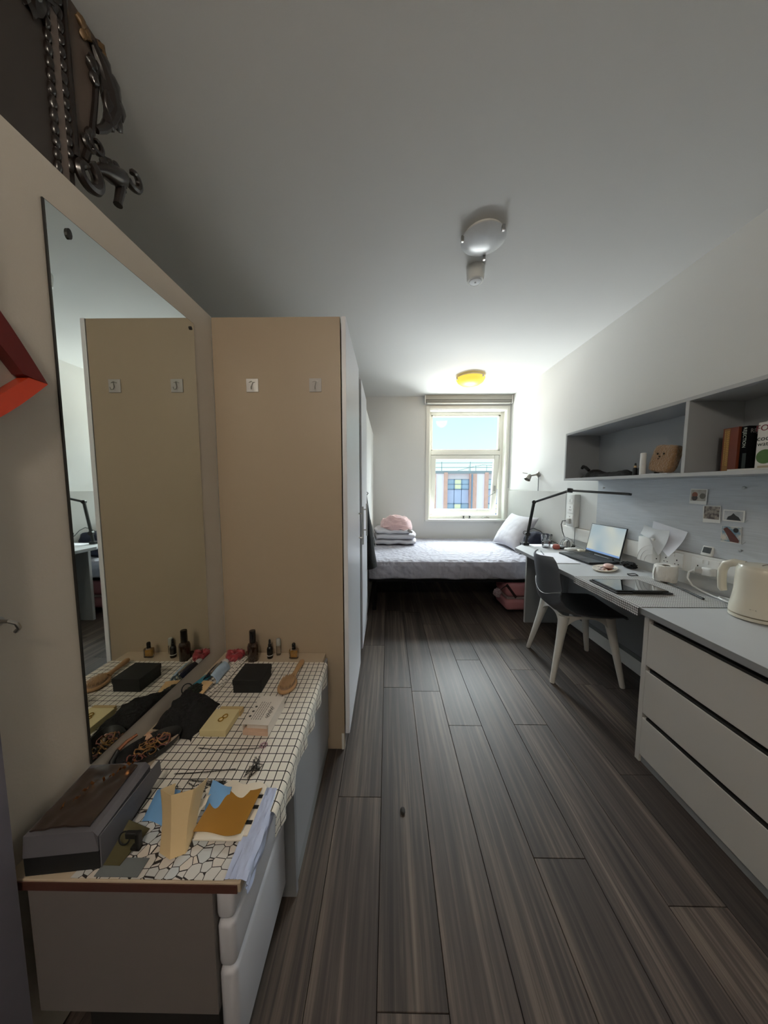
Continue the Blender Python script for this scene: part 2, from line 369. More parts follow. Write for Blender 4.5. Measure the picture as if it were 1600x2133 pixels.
def planks():
    fl = B().box(XO, XR, YB, YF, -.2, -0.012).build('floor', mat('subfloor', '2a2523', 0.9)); fl.struct('dark wood effect plank floor')
    W, LN, g = 0.183, 1.24, 0.0016
    offs = {0: 1.895, 2: 1.58, 4: 1.59, -1: 1.185, 1: 0.62, 3: 0.98, 5: 2.1, -2: 0.35, 6: 1.3, 7: 0.7, 8: 1.9, 9: 1.2, 10: 0.5, -3: 1.6, -4: .9, -5: .3}
    cache = {}
    def piece(x0, x1, y0, y1):
        k = (round(x1 - x0, 4), round(y1 - y0, 4))
        if k not in cache:
            b = B().box(-k[0] / 2, k[0] / 2, -k[1] / 2, k[1] / 2, -0.012, 0, bev=0.0011, seg=1)
            me = bpy.data.meshes.new('plank'); b.bm.to_mesh(me); b.bm.free(); me.materials.append(M_WOOD); cache[k] = me
        o = bpy.data.objects.new('plank', cache[k]); col.objects.link(o); o.parent = fl.o
        o.location = Vector(((x0 + x1) / 2, (y0 + y1) / 2, 0)) - fl.matrix_world_pos
    for i in range(-5, 11):
        x0 = max(-0.027 + i * W, XL); x1 = min(-0.027 + (i + 1) * W, XR)
        if x1 - x0 < 0.02: continue
        y = offs[i]
        while y > YB: y -= LN
        while y < YF:
            a, b_ = max(y, YB), min(y + LN, YF)
            if x1 <= -0.2 and a >= 2.735: y += LN; continue
            if b_ - a > 0.02: piece(x0 + g / 2, x1 - g / 2, a + g / 2, b_ - g / 2)
            y += LN
planks()

# skirting along the right wall
B().box(XR - .016, XR, 1.40, YF, 0, 0.105, bev=.003).build('baseboard_right', M_GLOSSW).struct('white skirting under the desk')
B().box(-0.213, XR - .016, YF - .016, YF, 0, 0.105, bev=.003).build('baseboard_far', M_GLOSSW).struct('white skirting below the window')
# painted board below shoulder height on the right wall beside the bed
B().box(XR - .010, XR, 3.03, YF, 0.105, 1.272, bev=.002).build('trim_2', mat('beige_board', 'c4c3bf', 0.6, var=0.03)).struct('beige wall board beside the bed')

# window ------------------------------------------------------------
def window():
    w = B()
    y0, y1 = YF + .13, YF + .20
    fx0, fx1, fz0, fz1 = WX0, WX1, WZ0, WZ1
    t = 0.05
    win = B().box(fx0, fx0 + t, y0, y1, fz0, fz1, bev=.004).box(fx1 - t, fx1, y0, y1, fz0, fz1, bev=.004).box(fx0 + t, fx1 - t, y0, y1, fz1 - t, fz1, bev=.004).box(fx0 + t, fx1 - t, y0, y1, fz0, fz0 + t, bev=.004).box(fx0 + t, fx1 - t, y0, y1, 1.80, 1.86, bev=.004).build('window_1', M_UPVC)
    win.struct('white framed window with a fixed upper light and a tilted lower sash')
    # inner lining of the opening and casing on the room side
    B().box(fx0 - .045, fx0 + .004, YF - .014, YF, fz0 - .03, fz1 + .045, bev=.003).build('casing', M_UPVC, win)
    B().box(fx1 - .004, XR - .001, YF - .014, YF, fz0 - .03, fz1 + .045, bev=.003).build('casing', M_UPVC, win)
    B().box(fx0 + .004, fx1 - .004, YF - .014, YF, fz1 - .004, fz1 + .045, bev=.003).build('casing', M_UPVC, win)
    B().box(fx0, fx0 + .012, YF, y0, fz0, fz1).build('reveal_lining', M_UPVC, win)
    B().box(fx1 - .012, fx1, YF, y0, fz0, fz1).build('reveal_lining', M_UPVC, win)
    B().box(fx0 + .012, fx1 - .012, YF, y0, fz1 - .012, fz1).build('reveal_lining', M_UPVC, win)
    B().box(fx0 - .05, fx1 + .03, YF - .035, y0, fz0 - .028, fz0 + .002, bev=.005).build('window_sill', M_GLOSSW, win)
    # fixed upper light
    bead = B()
    ux0, ux1, uz0, uz1 = fx0 + t, fx1 - t, 1.86, fz1 - t
    for a in ((ux0, ux0 + .022, uz0, uz1), (ux1 - .03, ux1, uz0, uz1), (ux0, ux1, uz0, uz0 + .02), (ux0, ux1, uz1 - .022, uz1)):
        bead.box(a[0], a[1], y0 + .01, y1 - .012, a[2], a[3], bev=.003)
    bead.build('glazing_bead', M_UPVC, win)
    B().box(ux0 + .022, ux1 - .03, y0 + .03, y0 + .036, uz0 + .02, uz1 - .022).build('pane', M_GLASS, win)
    # lower sash, hinged along its top rail and pushed out at the bottom
    Mt = rotax((0, y0 + .035, 1.80), R(6.5), 'X')
    s = B(); sx0, sx1, sz0, sz1 = fx0 + t + .004, fx1 - t - .004, fz0 + t + .004, 1.797; st = .075
    for a in ((sx0, sx0 + st, sz0, sz1), (sx1 - st, sx1, sz0, sz1), (sx0 + st, sx1 - st, sz0, sz0 + st), (sx0 + st, sx1 - st, sz1 - st * .8, sz1)):
        s.box(a[0], a[1], y0 + .005, y1 - .005, a[2], a[3], bev=.005, M=Mt)
    sash = s.build('sash', M_UPVC, win)
    B().box(sx0 + st, sx1 - st, y0 + .03, y0 + .036, sz0 + st, sz1 - st * .8, M=Mt).build('pane', M_GLASS, sash)
    h = B().box(sx1 - .05, sx1 - .03, y0 - .015, y0 + .01, 1.22, 1.34, bev=.004, M=Mt)
    h.tube([Mt @ Vector((sx1 - .04, y0 - .018, 1.25)), Mt @ Vector((sx1 - .07, y0 - .03, 1.22)), Mt @ Vector((sx1 - .14, y0 - .03, 1.17))], [.009, .008, .006], 8)
    h.build('handle', M_CHROME, sash)
    for x in (1.155, 1.245):
        B().lathe((x, YF + .10, fz0 + .002), [(.018, 0), (.018, .006), (.008, .012), (.008, .03), (.014, .034), (.014, .045), (0, .048)], 12).build('stay_peg', M_BLACK, win)
    B().tube([(1.44, YF + .10, fz0 + .012), (1.50, YF + .11, fz0 + .035), (1.55, YF + .12, fz0 + .012)], .007, 8).build('casement_stay', M_CHROME, win)
    # blind
    bl = thing('roller_blind', (1.14, YF - .03, 2.50), 'rolled up grey roller blind at the ceiling above the window', 'blind')
    m = mat('blind_grey', 'a7a59d', 0.7, var=0.04); 
    B().box(0.53, 1.770, YF - .085, YF - .016, 2.555, 2.618, bev=.006).build('cassette', m, bl)
    B().lathe((0, 0, 0), [(.024, 0), (.024, 1.21)], 16).xf(Matrix.Translation((0.545, YF - .05, 2.540)) @ align((1, 0, 0))).build('fabric_roll', mat('blind_fabric', '8f8d88', 0.9, var=0.05), bl, True)
    B().box(0.56, 1.745, YF - .075, YF - .05, 2.498, 2.516, bev=.004).build('bottom_bar', mat('blind_bar', 'c9c8c2', 0.5), bl)
    for x in (0.525, 1.758): B().box(x, x + .012, YF - .09, YF - .016, 2.50, 2.617, bev=.003).build('bracket', M_WHITE, bl)
    B().tube([(1.752, YF - .05, 2.51), (1.752, YF - .05, 1.30)], .003, 6).tube([(1.762, YF - .05, 2.51), (1.762, YF - .05, 1.30)], .003, 6).build('pull_cord', M_GREYD, bl)
window()

# building opposite ---------------------------------------------------
def opposite():
    Y = 30.0; k = Y / 630.0
    top = 2.75; bot = -14.0
    lav = mat('lavender_render', 'fbe8f4', 0.8, var=0.05, scale=0.5); brick = mat('pale_red_brick', 'e4aca2', 0.85, var=0.15, scale=3)
    conc = mat('grey_lintel', 'e0ccd6', 0.8, var=0.06, scale=1); frame = mat('blue_grey_frame', '8593b0', 0.6, var=0.05); spand = mat('spandrel_blue', 'c0bfe2', 0.5, var=0.08, scale=1)
    gl = mat('far_glazing', 'aebcd8', 0.25, var=0.3, scale=0.7); blind = mat('cream_blind', 'fdeccb', 0.8, var=0.05); sky_r = mat('sky_reflecting_glass', 'd2def2', 0.2, var=0.25, scale=1.2)
    b = thing('opposite_building', (8, Y, bot), 'pink brick and white rendered building across the street seen through the window', 'building')
    B().box(-12, 30, Y + .4, Y + 8, bot, top - .15).build('rear_block', conc, b)
    B().box(-12, 30, Y - .15, Y + 8, top - .15, top + .12).build('roof_slab', mat('roof_grey', '9a9aa4', 0.8), b)
    # bays repeat every 108 px worth of facade
    per = 3.98; x = 4.71 - 4 * per; n = 0
    while x < 26:
        B().box(x, x + .8, Y - .05, Y + .4, bot, top - .15 + (0.25 if n % 2 == 0 else 0)).build('render_pier', lav, b)
        B().box(x + .8, x + 1.14, Y - .22, Y + .4, bot, top - .15 + .12).build('brick_pier', brick, b)
        B().box(x + 1.14, x + 3.32, Y + .1, Y + .4, 2.08, top - .15).build('lintel', conc, b)
        for lev in range(3):
            z1 = 2.08 - lev * 2.42; z0 = z1 - 1.03
            B().box(x + 1.14, x + 3.32, Y + .30, Y + .40, z0 - 1.39, z1).build('bay_back', gl, b)
            for c in range(3):
                wx0 = x + 1.14 + c * .727; wx1 = wx0 + .727
                f = B()
                for a in ((wx0, wx0 + .05, z0, z1), (wx1 - .05, wx1, z0, z1), (wx0, wx1, z1 - .06, z1), (wx0, wx1, z0, z0 + .06), (wx0, wx1, (z0 + z1) / 2 - .025, (z0 + z1) / 2 + .025)):
                    f.box(a[0], a[1], Y + .12, Y + .24, a[2], a[3])
                fw = f.build('window', frame, b)
                B().box(wx0 + .05, wx1 - .05, Y + .18, Y + .22, z0 + .06, z1 - .06).build('pane', blind if c == 1 else (sky_r if (c + n) % 2 else gl), fw)
                B().box(wx0 + .03, wx1 - .03, Y + .16, Y + .28, z0 - 1.36, z0 - .03).build('spandrel_panel', spand, b)
            B().box(x + 1.14, x + 3.32, Y + .13, Y + .26, z0 - 1.42, z0 - 1.36).build('rail', frame, b)
        B().box(x + 3.32, x + 3.98, Y - .22, Y + .4, bot, top - .15).build('brick_pier', brick, b)
        n += 1; x += per
    B().box(8.15 + 0, 8.15 + .12, Y - .35, Y - .23, bot, top - .2).build('drainpipe', frame, b)
    rl = B(); 
    for z in (3.28, 3.75): rl.tube([(-10, Y + 1.2, z), (30, Y + 1.2, z)], .028, 6)
    for i in range(14): rl.tube([(-9 + i * 2.9, Y + 1.2, top), (-9 + i * 2.9, Y + 1.2, 3.85)], .03, 6)
    rl.tube([(7.0, Y + 1.1, 2.9), (8.2, Y + 1.1, 3.25), (9.6, Y + 1.1, 3.52), (11.5, Y + 1.1, 3.45)], .02, 6)
    for q in (8.3, 9.0, 10.1): rl.tube([(q, Y + 1.3, top), (q, Y + 1.3, 3.5)], .022, 6)
    rl.build('roof_railing', mat('railing_grey', '8e9aa3', 0.6), b)
opposite()

def entrance_fill_light():  # unseen lamp added as fill; the wardrobe's warm tone hints at one
    t = thing('added_entrance_light', (-0.20, -0.75, 2.54), 'added round opal fill light in the entrance behind the camera', 'ceiling light')
    B().lathe((-0.20, -0.75, 2.60), [(.15, 0), (.15, .02)], 32).build('base', M_WHITE, t, True)
    m = mat('opal_lit', 'fff0dc', 0.4, emit='ffdcae', estr=2.0)
    B().lathe((-0.20, -0.75, 2.54), [(0, 0), (.07, .004), (.12, .022), (.14, .055), (.14, .06)], 32).build('diffuser', m, t, True)
    l = bpy.data.lights.new('entrance_fill_bulb', 'POINT'); l.energy = 30.0; l.color = (1.0, 0.88, 0.74); l.shadow_soft_size = 0.10
    o = bpy.data.objects.new('entrance_fill_bulb', l); col.objects.link(o); o.location = (-0.20, -0.75, 2.40)
entrance_fill_light()

# ------------------------------------------------------------------ wardrobe and mirror
def wardrobe():
    y0, y1, xf = 1.42, 2.733, -0.19
    w = thing('wardrobe', (-0.5, 2.07, 0), 'tall beige two-door wardrobe with bar handles beside the dressing unit', 'wardrobe')
    B().box(XL + .002, xf - .026, y0, y0 + .022, 0.0, 2.08, bev=.0015).build('side_panel', M_MEL, w)
    B().box(XL + .002, xf - .026, y1 - .022, y1, 0.0, 2.08, bev=.0015).build('side_panel', M_MEL, w)
    B().box(XL + .002, xf - .03, y0 + .022, y1 - .022, 2.055, 2.08).build('top_panel', M_MEL, w)
    B().box(XL + .002, xf - .032, y0 + .022, y1 - .022, 0.07, 2.055).build('carcass', M_DARK, w)
    B().box(XL + .002, xf - .05, y0 + .022, y1 - .022, 0.0, 0.07).build('plinth', M_GREYD, w)
    ym = 2.035
    B().box(xf - .028, xf - .012, ym, 2.215, 0.085, 2.078).build('filler_strip', mat('filler_dark', '3f4147', 0.5), w)
    for a, b_, hy in ((y0, ym - .002, ym - .06), (2.217, y1, 2.34)):
        d = B().box(xf - .021, xf, a, b_, 0.085, 2.082, bev=.0018).build('door', M_DOOR, w)
        h = B().tube([(xf + .026, hy, 0.94), (xf + .026, hy, 1.19)], .0062, 10)
        for z in (0.985, 1.145): h.tube([(xf - .002, hy, z), (xf + .026, hy, z)], .005, 8)
        h.build('handle', M_CHROME, d, True)
    B().box(xf - .04, xf - .028, y0 - .002, y0 + .006, 0, .085).build('edge_strip', M_WHITE, w)
    for i, x in enumerate((-0.62, -0.331)):
        t = thing('adhesive_hook', (x, y0 - .003, 1.755), ('clear adhesive hook on the wardrobe side, the one nearer the mirror', 'clear adhesive hook on the wardrobe side, the one nearer the doors')[i], 'hook', 'adhesive hooks on the wardrobe side')
        B().box(x - .028, x + .028, y0 - .0035, y0 - .0005, 1.752, 1.812, bev=.0014).build('pad', mat('clear_pad', 'b9b6b4', 0.2, var=0.03), t)
        B().tube([(x - .013, y0 - .006, 1.795), (x, y0 - .007, 1.800), (x + .013, y0 - .006, 1.795)], .0016, 6).tube([(x + .004, y0 - .006, 1.797), (x - .002, y0 - .008, 1.775), (x, y0 - .012, 1.763), (x + .002, y0 - .020, 1.760), (x + .003, y0 - .024, 1.770)], .002, 6).build('wire_hook', M_CHROME, t, True)
wardrobe()

def mirror():
    m = bpy.data.materials.new('mirror_silver'); m.use_nodes = True; b = m.node_tree.nodes['Principled BSDF']
    b.inputs['Metallic'].default_value = 1; b.inputs['Roughness'].default_value = 0.015; b.inputs['Base Color'].default_value = (0.80, 0.84, 0.80, 1)
    t = thing('wall_mirror', (XL, 1.015, 0.578), 'tall frameless mirror fixed to the left wall above the dressing unit', 'mirror')
    B().box(XL + .0008, XL + .005, .743, 1.286, .578, 1.985).build('backing', mat('mirror_edge', '1c1a17', 0.5), t)
    B().box(XL + .005, XL + .0062, .746, 1.284, .581, 1.983).build('glass', m, t)
    for y, z in ((0.795, 1.945), (1.262, 1.955)):
        B().lathe((0, 0, 0), [(.0075, 0), (.0075, .004), (0, .0055)], 12).xf(Matrix.Translation((XL + .0062, y, z)) @ align((1, 0, 0)) @ Matrix.Diagonal((1.7 if y < 1 else .9, .9, 1, 1))).build('clip', M_BLACK, t)
mirror()

# ------------------------------------------------------------------ left dressing unit
ZT = 0.507; XT = -0.303
def dressing_unit():
    y0, y1, ym = 0.553, 1.4185, 0.866
    top = mat('beige_top', 'bfae97', 0.5, var=0.06, scale=8)
    t = thing('dressing_top', (-.55, 1.0, ZT - .022), 'beige worktop running over the low drawers and cupboard', 'worktop')
    B().box(XL + .001, XT, y0, y1, ZT - .022, ZT, bev=.0015).build('board', top, t)
    B().box(XL + .002, XT - .006, y0 - .0022, y0 - .0002, ZT - .022, ZT - .004).build('edging', mat('dark_red_edging', '4a2a22', 0.6), t).lab('dark red-brown worn edge strip')
    c = thing('low_cupboard', (-.55, 1.14, 0), 'low grey cupboard under the worktop next to the wardrobe', 'cupboard')
    g = mat('cupboard_grey', '9fa1a6', 0.5, var=0.03, scale=4)
    B().box(XL + .001, -.318, ym + .02, y1, 0.0, ZT - .0225).build('carcass', g, c)
    B().box(XL + .001, -.293, ym, ym + .02, 0.0, ZT - .0225, bev=.001).build('end_panel', mat('cupboard_end_grey', '85878c', 0.5, var=0.03), c)
    B().box(-.317, -.295, ym + .022, y1, 0.075, ZT - .026, bev=.0015).build('door', g, c)
    B().box(-.317, -.300, ym + .022, y1, 0.0, 0.07, bev=.0015).build('plinth', M_GREYD, c)
    d = thing('drawer_chest', (-.55, .7, 0), 'low three-drawer chest with rounded fronts at the near end of the dressing unit', 'drawers')
    B().box(XL + .05, -.362, y0, ym - .002, 0.19, ZT - .0225, bev=.001).build('body', mat('chest_side', '6c6664', 0.55, var=0.03, scale=4), d)
    B().box(XL + .09, -.40, y0 + .06, ym - .01, 0.0, 0.189).build('base', M_DARK, d)
    fr = mat('drawer_front_grey', 'c3c4cc', 0.35, var=0.02)
    for z0, z1 in ((.412, .4835), (.298, .404), (.06, .290)):
        B().box(-.360, -.322, y0 + .003, ym - .004, z0, z1, bev=.012, seg=3).build('drawer', fr, d, True)
dressing_unit()

MC = mat_check('grid_cloth', 'e9e3d8', '1a1614', (.0235, .0275), .0026, wav=.006, warp=7)
def left_cloth():
    X0, X1, Y0, Y1 = -.690, -.293, .69, 1.335
    drop = .062
    Wd = (X1 - X0)
    def f(u, v):
        y = Y0 + (Y1 - Y0) * v
        s = u * (Wd + .02 + drop)
        if s < Wd: x, z = X0 + s, ZT + .0022
        elif s < Wd + .02:
            a = (s - Wd) / .02 * math.pi / 2; x, z = X1 + math.sin(a) * .013, ZT + .0022 - (1 - math.cos(a)) * .013
        else:
            q = s - Wd - .02; dr = q * (1 + .25 * wob((0, y, 0), 1, 7)); x, z = X1 + .014 + .006 * math.sin(y * 55 + wob((0, y, 0), 3, 9)) * (q / drop), ZT - .011 - dr
        z += max(0, .0018 * wob((x, y, 0), 1, 18) + .0012 * wob((x, y, 0), 1, 50)) if s < Wd else 0
        return (x, y, z)
    c = B().grid(f, 70, 90, .0012, lambda u, v: (u * (Wd + .02 + drop), v * (Y1 - Y0))).build('cloth', MC, None, True, 60)
    c.o.name = 'grid_cloth'; c.tag('white cotton cloth with a thin black grid draped over the dressing unit', 'tablecloth')
    # gathered strip of the same cloth pushed up against the wall behind the black box
    def g(u, v):
        y = .985 + .385 * v; x = -.765 + .092 * u + .03 * (v - .5)
        z = ZT + .006 + .006 * abs(math.sin(u * 14 + v * 2.0)) + .003 * math.sin(v * 9)
        return (x, y, z)
    c2 = B().grid(g, 60, 40, .0012, lambda u, v: (u * .20, v * .40)).build('gathered_cloth', MC, None, True, 60)
    c2.tag('gathered folds of black-grid cloth bunched along the foot of the mirror', 'cloth')
    # near end: print with pebbles
    def h(u, v):
        x = -.660 + u * .322; y = .556 + .132 * v
        if v < .0: pass
        return (x + .02 * v, y, ZT + .0016 + .001 * abs(wob((x, y, 0), 1, 40)))
    B().grid(h, 40, 20, .001, lambda u, v: (u * .32, v * .135)).build('pebble_mat', mat_pebble(), None, True).tag('small white mat with a cracked pebble print at the near table corner', 'mat')
    # pale blue plastic sheet on the table edge
    def k(u, v):
        y = .556 + .19 * v; s = u
        x = -.338 + .055 * s + .006 * wob((s, y, 0), 1, 14); z = ZT + .0042 + .004 * abs(wob((s * .3, y, 0), 1, 25))
        if s > .72:
            q = (s - .72) / .28; x = -.2955 + .006 * wob((s, y, 0), 1, 20) + .004; z = ZT + .004 - q * (.035 + .02 * wob((0, y, 3), 1, 12))
        return (x, y, z)
    B().grid(k, 24, 40, .0008).build('plastic_sheet', mat('pale_blue_film', 'b9c4e2', 0.2, var=0.08, scale=20), None, True).tag('pale blue plastic film lapping over the near table edge', 'plastic film')
left_cloth()

def cosmetics():
    amber = mat('amber_glass', '2a1508', 0.08, var=0.1, coat=0.5); blk = mat('gloss_black', '0c0b0b', 0.25)
    t = thing('amber_bottle', (-.632, 1.353, ZT), 'tall dark amber pump bottle, tallest of the bottles by the wardrobe', 'bottle')
    B().lathe((-.632, 1.353, ZT), [(.023, 0), (.0245, .003), (.0245, .072), (.021, .082), (.0125, .088), (.0125, .092)], 24).build('body', amber, t, True)
    B().lathe((-.632, 1.353, ZT + .0885), [(.0135, 0), (.0145, .002), (.0140, .052), (.0135, .056), (0, .0575)], 20).build('cap', blk, t, True)
    t = thing('dropper_bottle', (-.561, 1.374, ZT), 'small black dropper bottle with a white line beside the amber bottle', 'bottle')
    B().lathe((-.561, 1.374, ZT), [(.0125, 0), (.0135, .002), (.0135, .045), (.011, .053), (.007, .057)], 20).build('body', blk, t, True)
    B().lathe((-.561, 1.374, ZT + .056), [(.0075, 0), (.0075, .012), (.0055, .014), (.005, .030), (.003, .035), (0, .036)], 16).build('dropper', M_BLACK, t, True)
    B().lathe((-.561, 1.374, ZT + .014), [(.0138, 0), (.0138, .003)], 20).build('label_band', M_WHITE, t, True)
    t = thing('clear_vial', (-.530, 1.402, ZT), 'clear glass vial with a see-through cap by the wardrobe', 'bottle')
    B().lathe((-.530, 1.402, ZT), [(.0105, 0), (.011, .002), (.011, .042), (.007, .046)], 18).build('body', M_CLEAR, t, True)
    B().lathe((-.530, 1.402, ZT + .0465), [(.0095, 0), (.0105, .002), (.0105, .030), (.008, .034), (0, .035)], 18).build('cap', mat('frosted_cap', 'a9aba6', 0.25, var=0.03), t, True)
    x, y = -.446, 1.372
    t = thing('perfume_bottle', (x, y, ZT), 'square clear perfume bottle with amber scent and a black cap', 'bottle')
    B().box(x - .021, x + .021, y - .011, y + .011, ZT, ZT + .046, bev=.005).build('body', M_CLEAR, t, True)
    B().box(x - .016, x + .016, y - .007, y + .007, ZT + .006, ZT + .036, bev=.003).build('scent', mat('amber_scent', 'b98a3c', 0.2, var=0.1), t, True)
    B().lathe((x, y, ZT + .0465), [(.009, 0), (.009, .004), (.007, .005), (.0085, .008), (.0085, .024), (.006, .028), (0, .029)], 16).build('cap', blk, t, True)
cosmetics()

def boxes():
    bk = mat('black_card', '111112', 0.7, var=0.1)
    t = thing('black_gift_box', (-.555, 1.17, ZT), 'closed matt black lidded box in the middle of the grid cloth', 'box')
    Mr = rotz((-.555, 1.17, 0), R(1))
    B().box(-.609, -.499, 1.122, 1.232, ZT + .003, ZT + .036, bev=.001, M=Mr).build('base', bk, t)
    B().box(-.611, -.497, 1.120, 1.234, ZT + .035, ZT + .057, bev=.0015, M=Mr).build('lid', bk, t)
    cr = mat('cream_card', 'd8c99a', 0.7, var=0.03)
    t = thing('cream_jewellery_box', (-.568, .965, ZT), 'flat cream box with gold rings lying on its lid', 'box')
    B().box(-.612, -.526, .912, 1.008, ZT + .003, ZT + .0245, bev=.0012).build('base', cr, t)
    B().box(-.602, -.520, 1.000, 1.026, ZT + .003, ZT + .0215, bev=.0012).build('drawer', mat('cream_card_inner', 'c2a878', 0.7), t)
    gold = mat('gold', 'c9a24a', 0.25, 1.0)
    e = thing('gold_rings', (-.563, .965, ZT + .0246), 'pair of small linked gold rings on the cream box lid', 'jewellery')
    for cx, cy in ((-.566, .957), (-.559, .972)):
        B().tube([(cx + .0075 * math.cos(a), cy + .0085 * math.sin(a), ZT + .0268 + .0006 * math.sin(a * 2 + cx)) for a in [2 * math.pi * i / 20 for i in range(20)]], .0017, 8, closed=True).build('ring', gold, e, True)
    # white carton with sliding tray
    wc = mat('white_carton', 'e2dbd2', 0.6, var=0.03)
    t = thing('white_carton', (-.428, .985, ZT), 'white printed carton with its pinkish inner tray showing, near the cloth edge', 'box')
    Mr = rotz((-.428, .985, 0), R(-3))
    B().box(-.472, -.384, .918, 1.052, ZT + .003, ZT + .005, M=Mr).box(-.472, -.470, .918, 1.052, ZT + .005, ZT + .040, M=Mr).box(-.386, -.384, .918, 1.052, ZT + .005, ZT + .040, M=Mr).box(-.472, -.384, .918, 1.052, ZT + .040, ZT + .042, M=Mr).build('sleeve', wc, t)
    tr = B().box(-.4695, -.3865, .916, 1.045, ZT + .0052, ZT + .018, M=Mr).build('tray', mat('pink_tray', 'd9b9a2', 0.7), t)
    B().box(-.462, -.394, .930, 1.045, ZT + .0182, ZT + .0395, M=Mr).build('inner_box', wc, t)
    ink = mat('grey_ink', '3c3936', 0.8)
    dots = B()
    for i in range(3): dots.lathe(Mr @ Vector((-.462, .952 + .022 * i, ZT + .0421)), [(.0042, 0), (.0042, .0004), (0, .0005)], 10)
    dots.build('printed_symbols', ink, t)
    rnd = random.Random(4); ln = B()
    for i in range(5):
        y = .938
        while y < 1.020:
            w_ = rnd.uniform(.004, .011); x = -.452 + .0076 * i
            ln.box(x, x + .0016, y, min(y + w_, 1.022), ZT + .0421, ZT + .0424, M=Mr); y += w_ + .0025
    ln.build('printed_lines', ink, t)
    lg = B()
    for k in range(9):
        lg.tube([Mr @ Vector((-.404 + .004 * math.sin(k * 2.1) + .004 * math.cos(a), .952 + .0055 * k + .004 * math.sin(a), ZT + .0424)) for a in [2 * math.pi * q / 10 for q in range(10)]], .0007, 4, closed=True)
    lg.build('printed_logo', ink, t)
boxes()

def hairbrush():
    wd = mat('pale_beech', 'b58f66', 0.5, var=0.12, scale=30)
    t = thing('hairbrush', (-.40, 1.17, ZT), 'wooden paddle hairbrush with bristles up beside the black box', 'hairbrush')
    c = Vector((-.405, 1.155, ZT + .0125)); a = R(-6)
    Mb = Matrix.Translation(c) @ Matrix.Rotation(a, 4, 'Z')
    B().lathe((0, 0, 0), [(.030, -.005), (.036, -.002), (.036, .004), (.033, .007), (0, .008)], 28, sy=1.42).xf(Mb).build('paddle', wd, t, True)
    B().lathe((0, 0, 0), [(.028, .0075), (.026, .011), (0, .015)], 24, sy=1.45).xf(Mb).build('cushion', mat('tan_rubber', '8a7058', 0.6), t, True)
    br = B()
    for i in range(-4, 5):
        for j in range(-6, 7):
            x, y = i * .0056, j * .0056
            if (x / .026) ** 2 + (y / .037) ** 2 < 1:
                br.tube([(x, y, .011), (x * 1.05, y * 1.05, .026)], [.0009, .0014], 5)
    br.xf(Mb).build('bristles', mat('wood_pins', 'c8a680', 0.5), t).stuff()
    B().tube([Mb @ Vector(p) for p in ((0, .045, .001), (0, .062, .003), (-.001, .085, .005), (-.002, .115, .006), (-.002, .155, .006), (-.002, .166, .006))], [.017, .011, .0085, .0105, .012, .008], 12).build('handle', wd, t, True)
hairbrush()

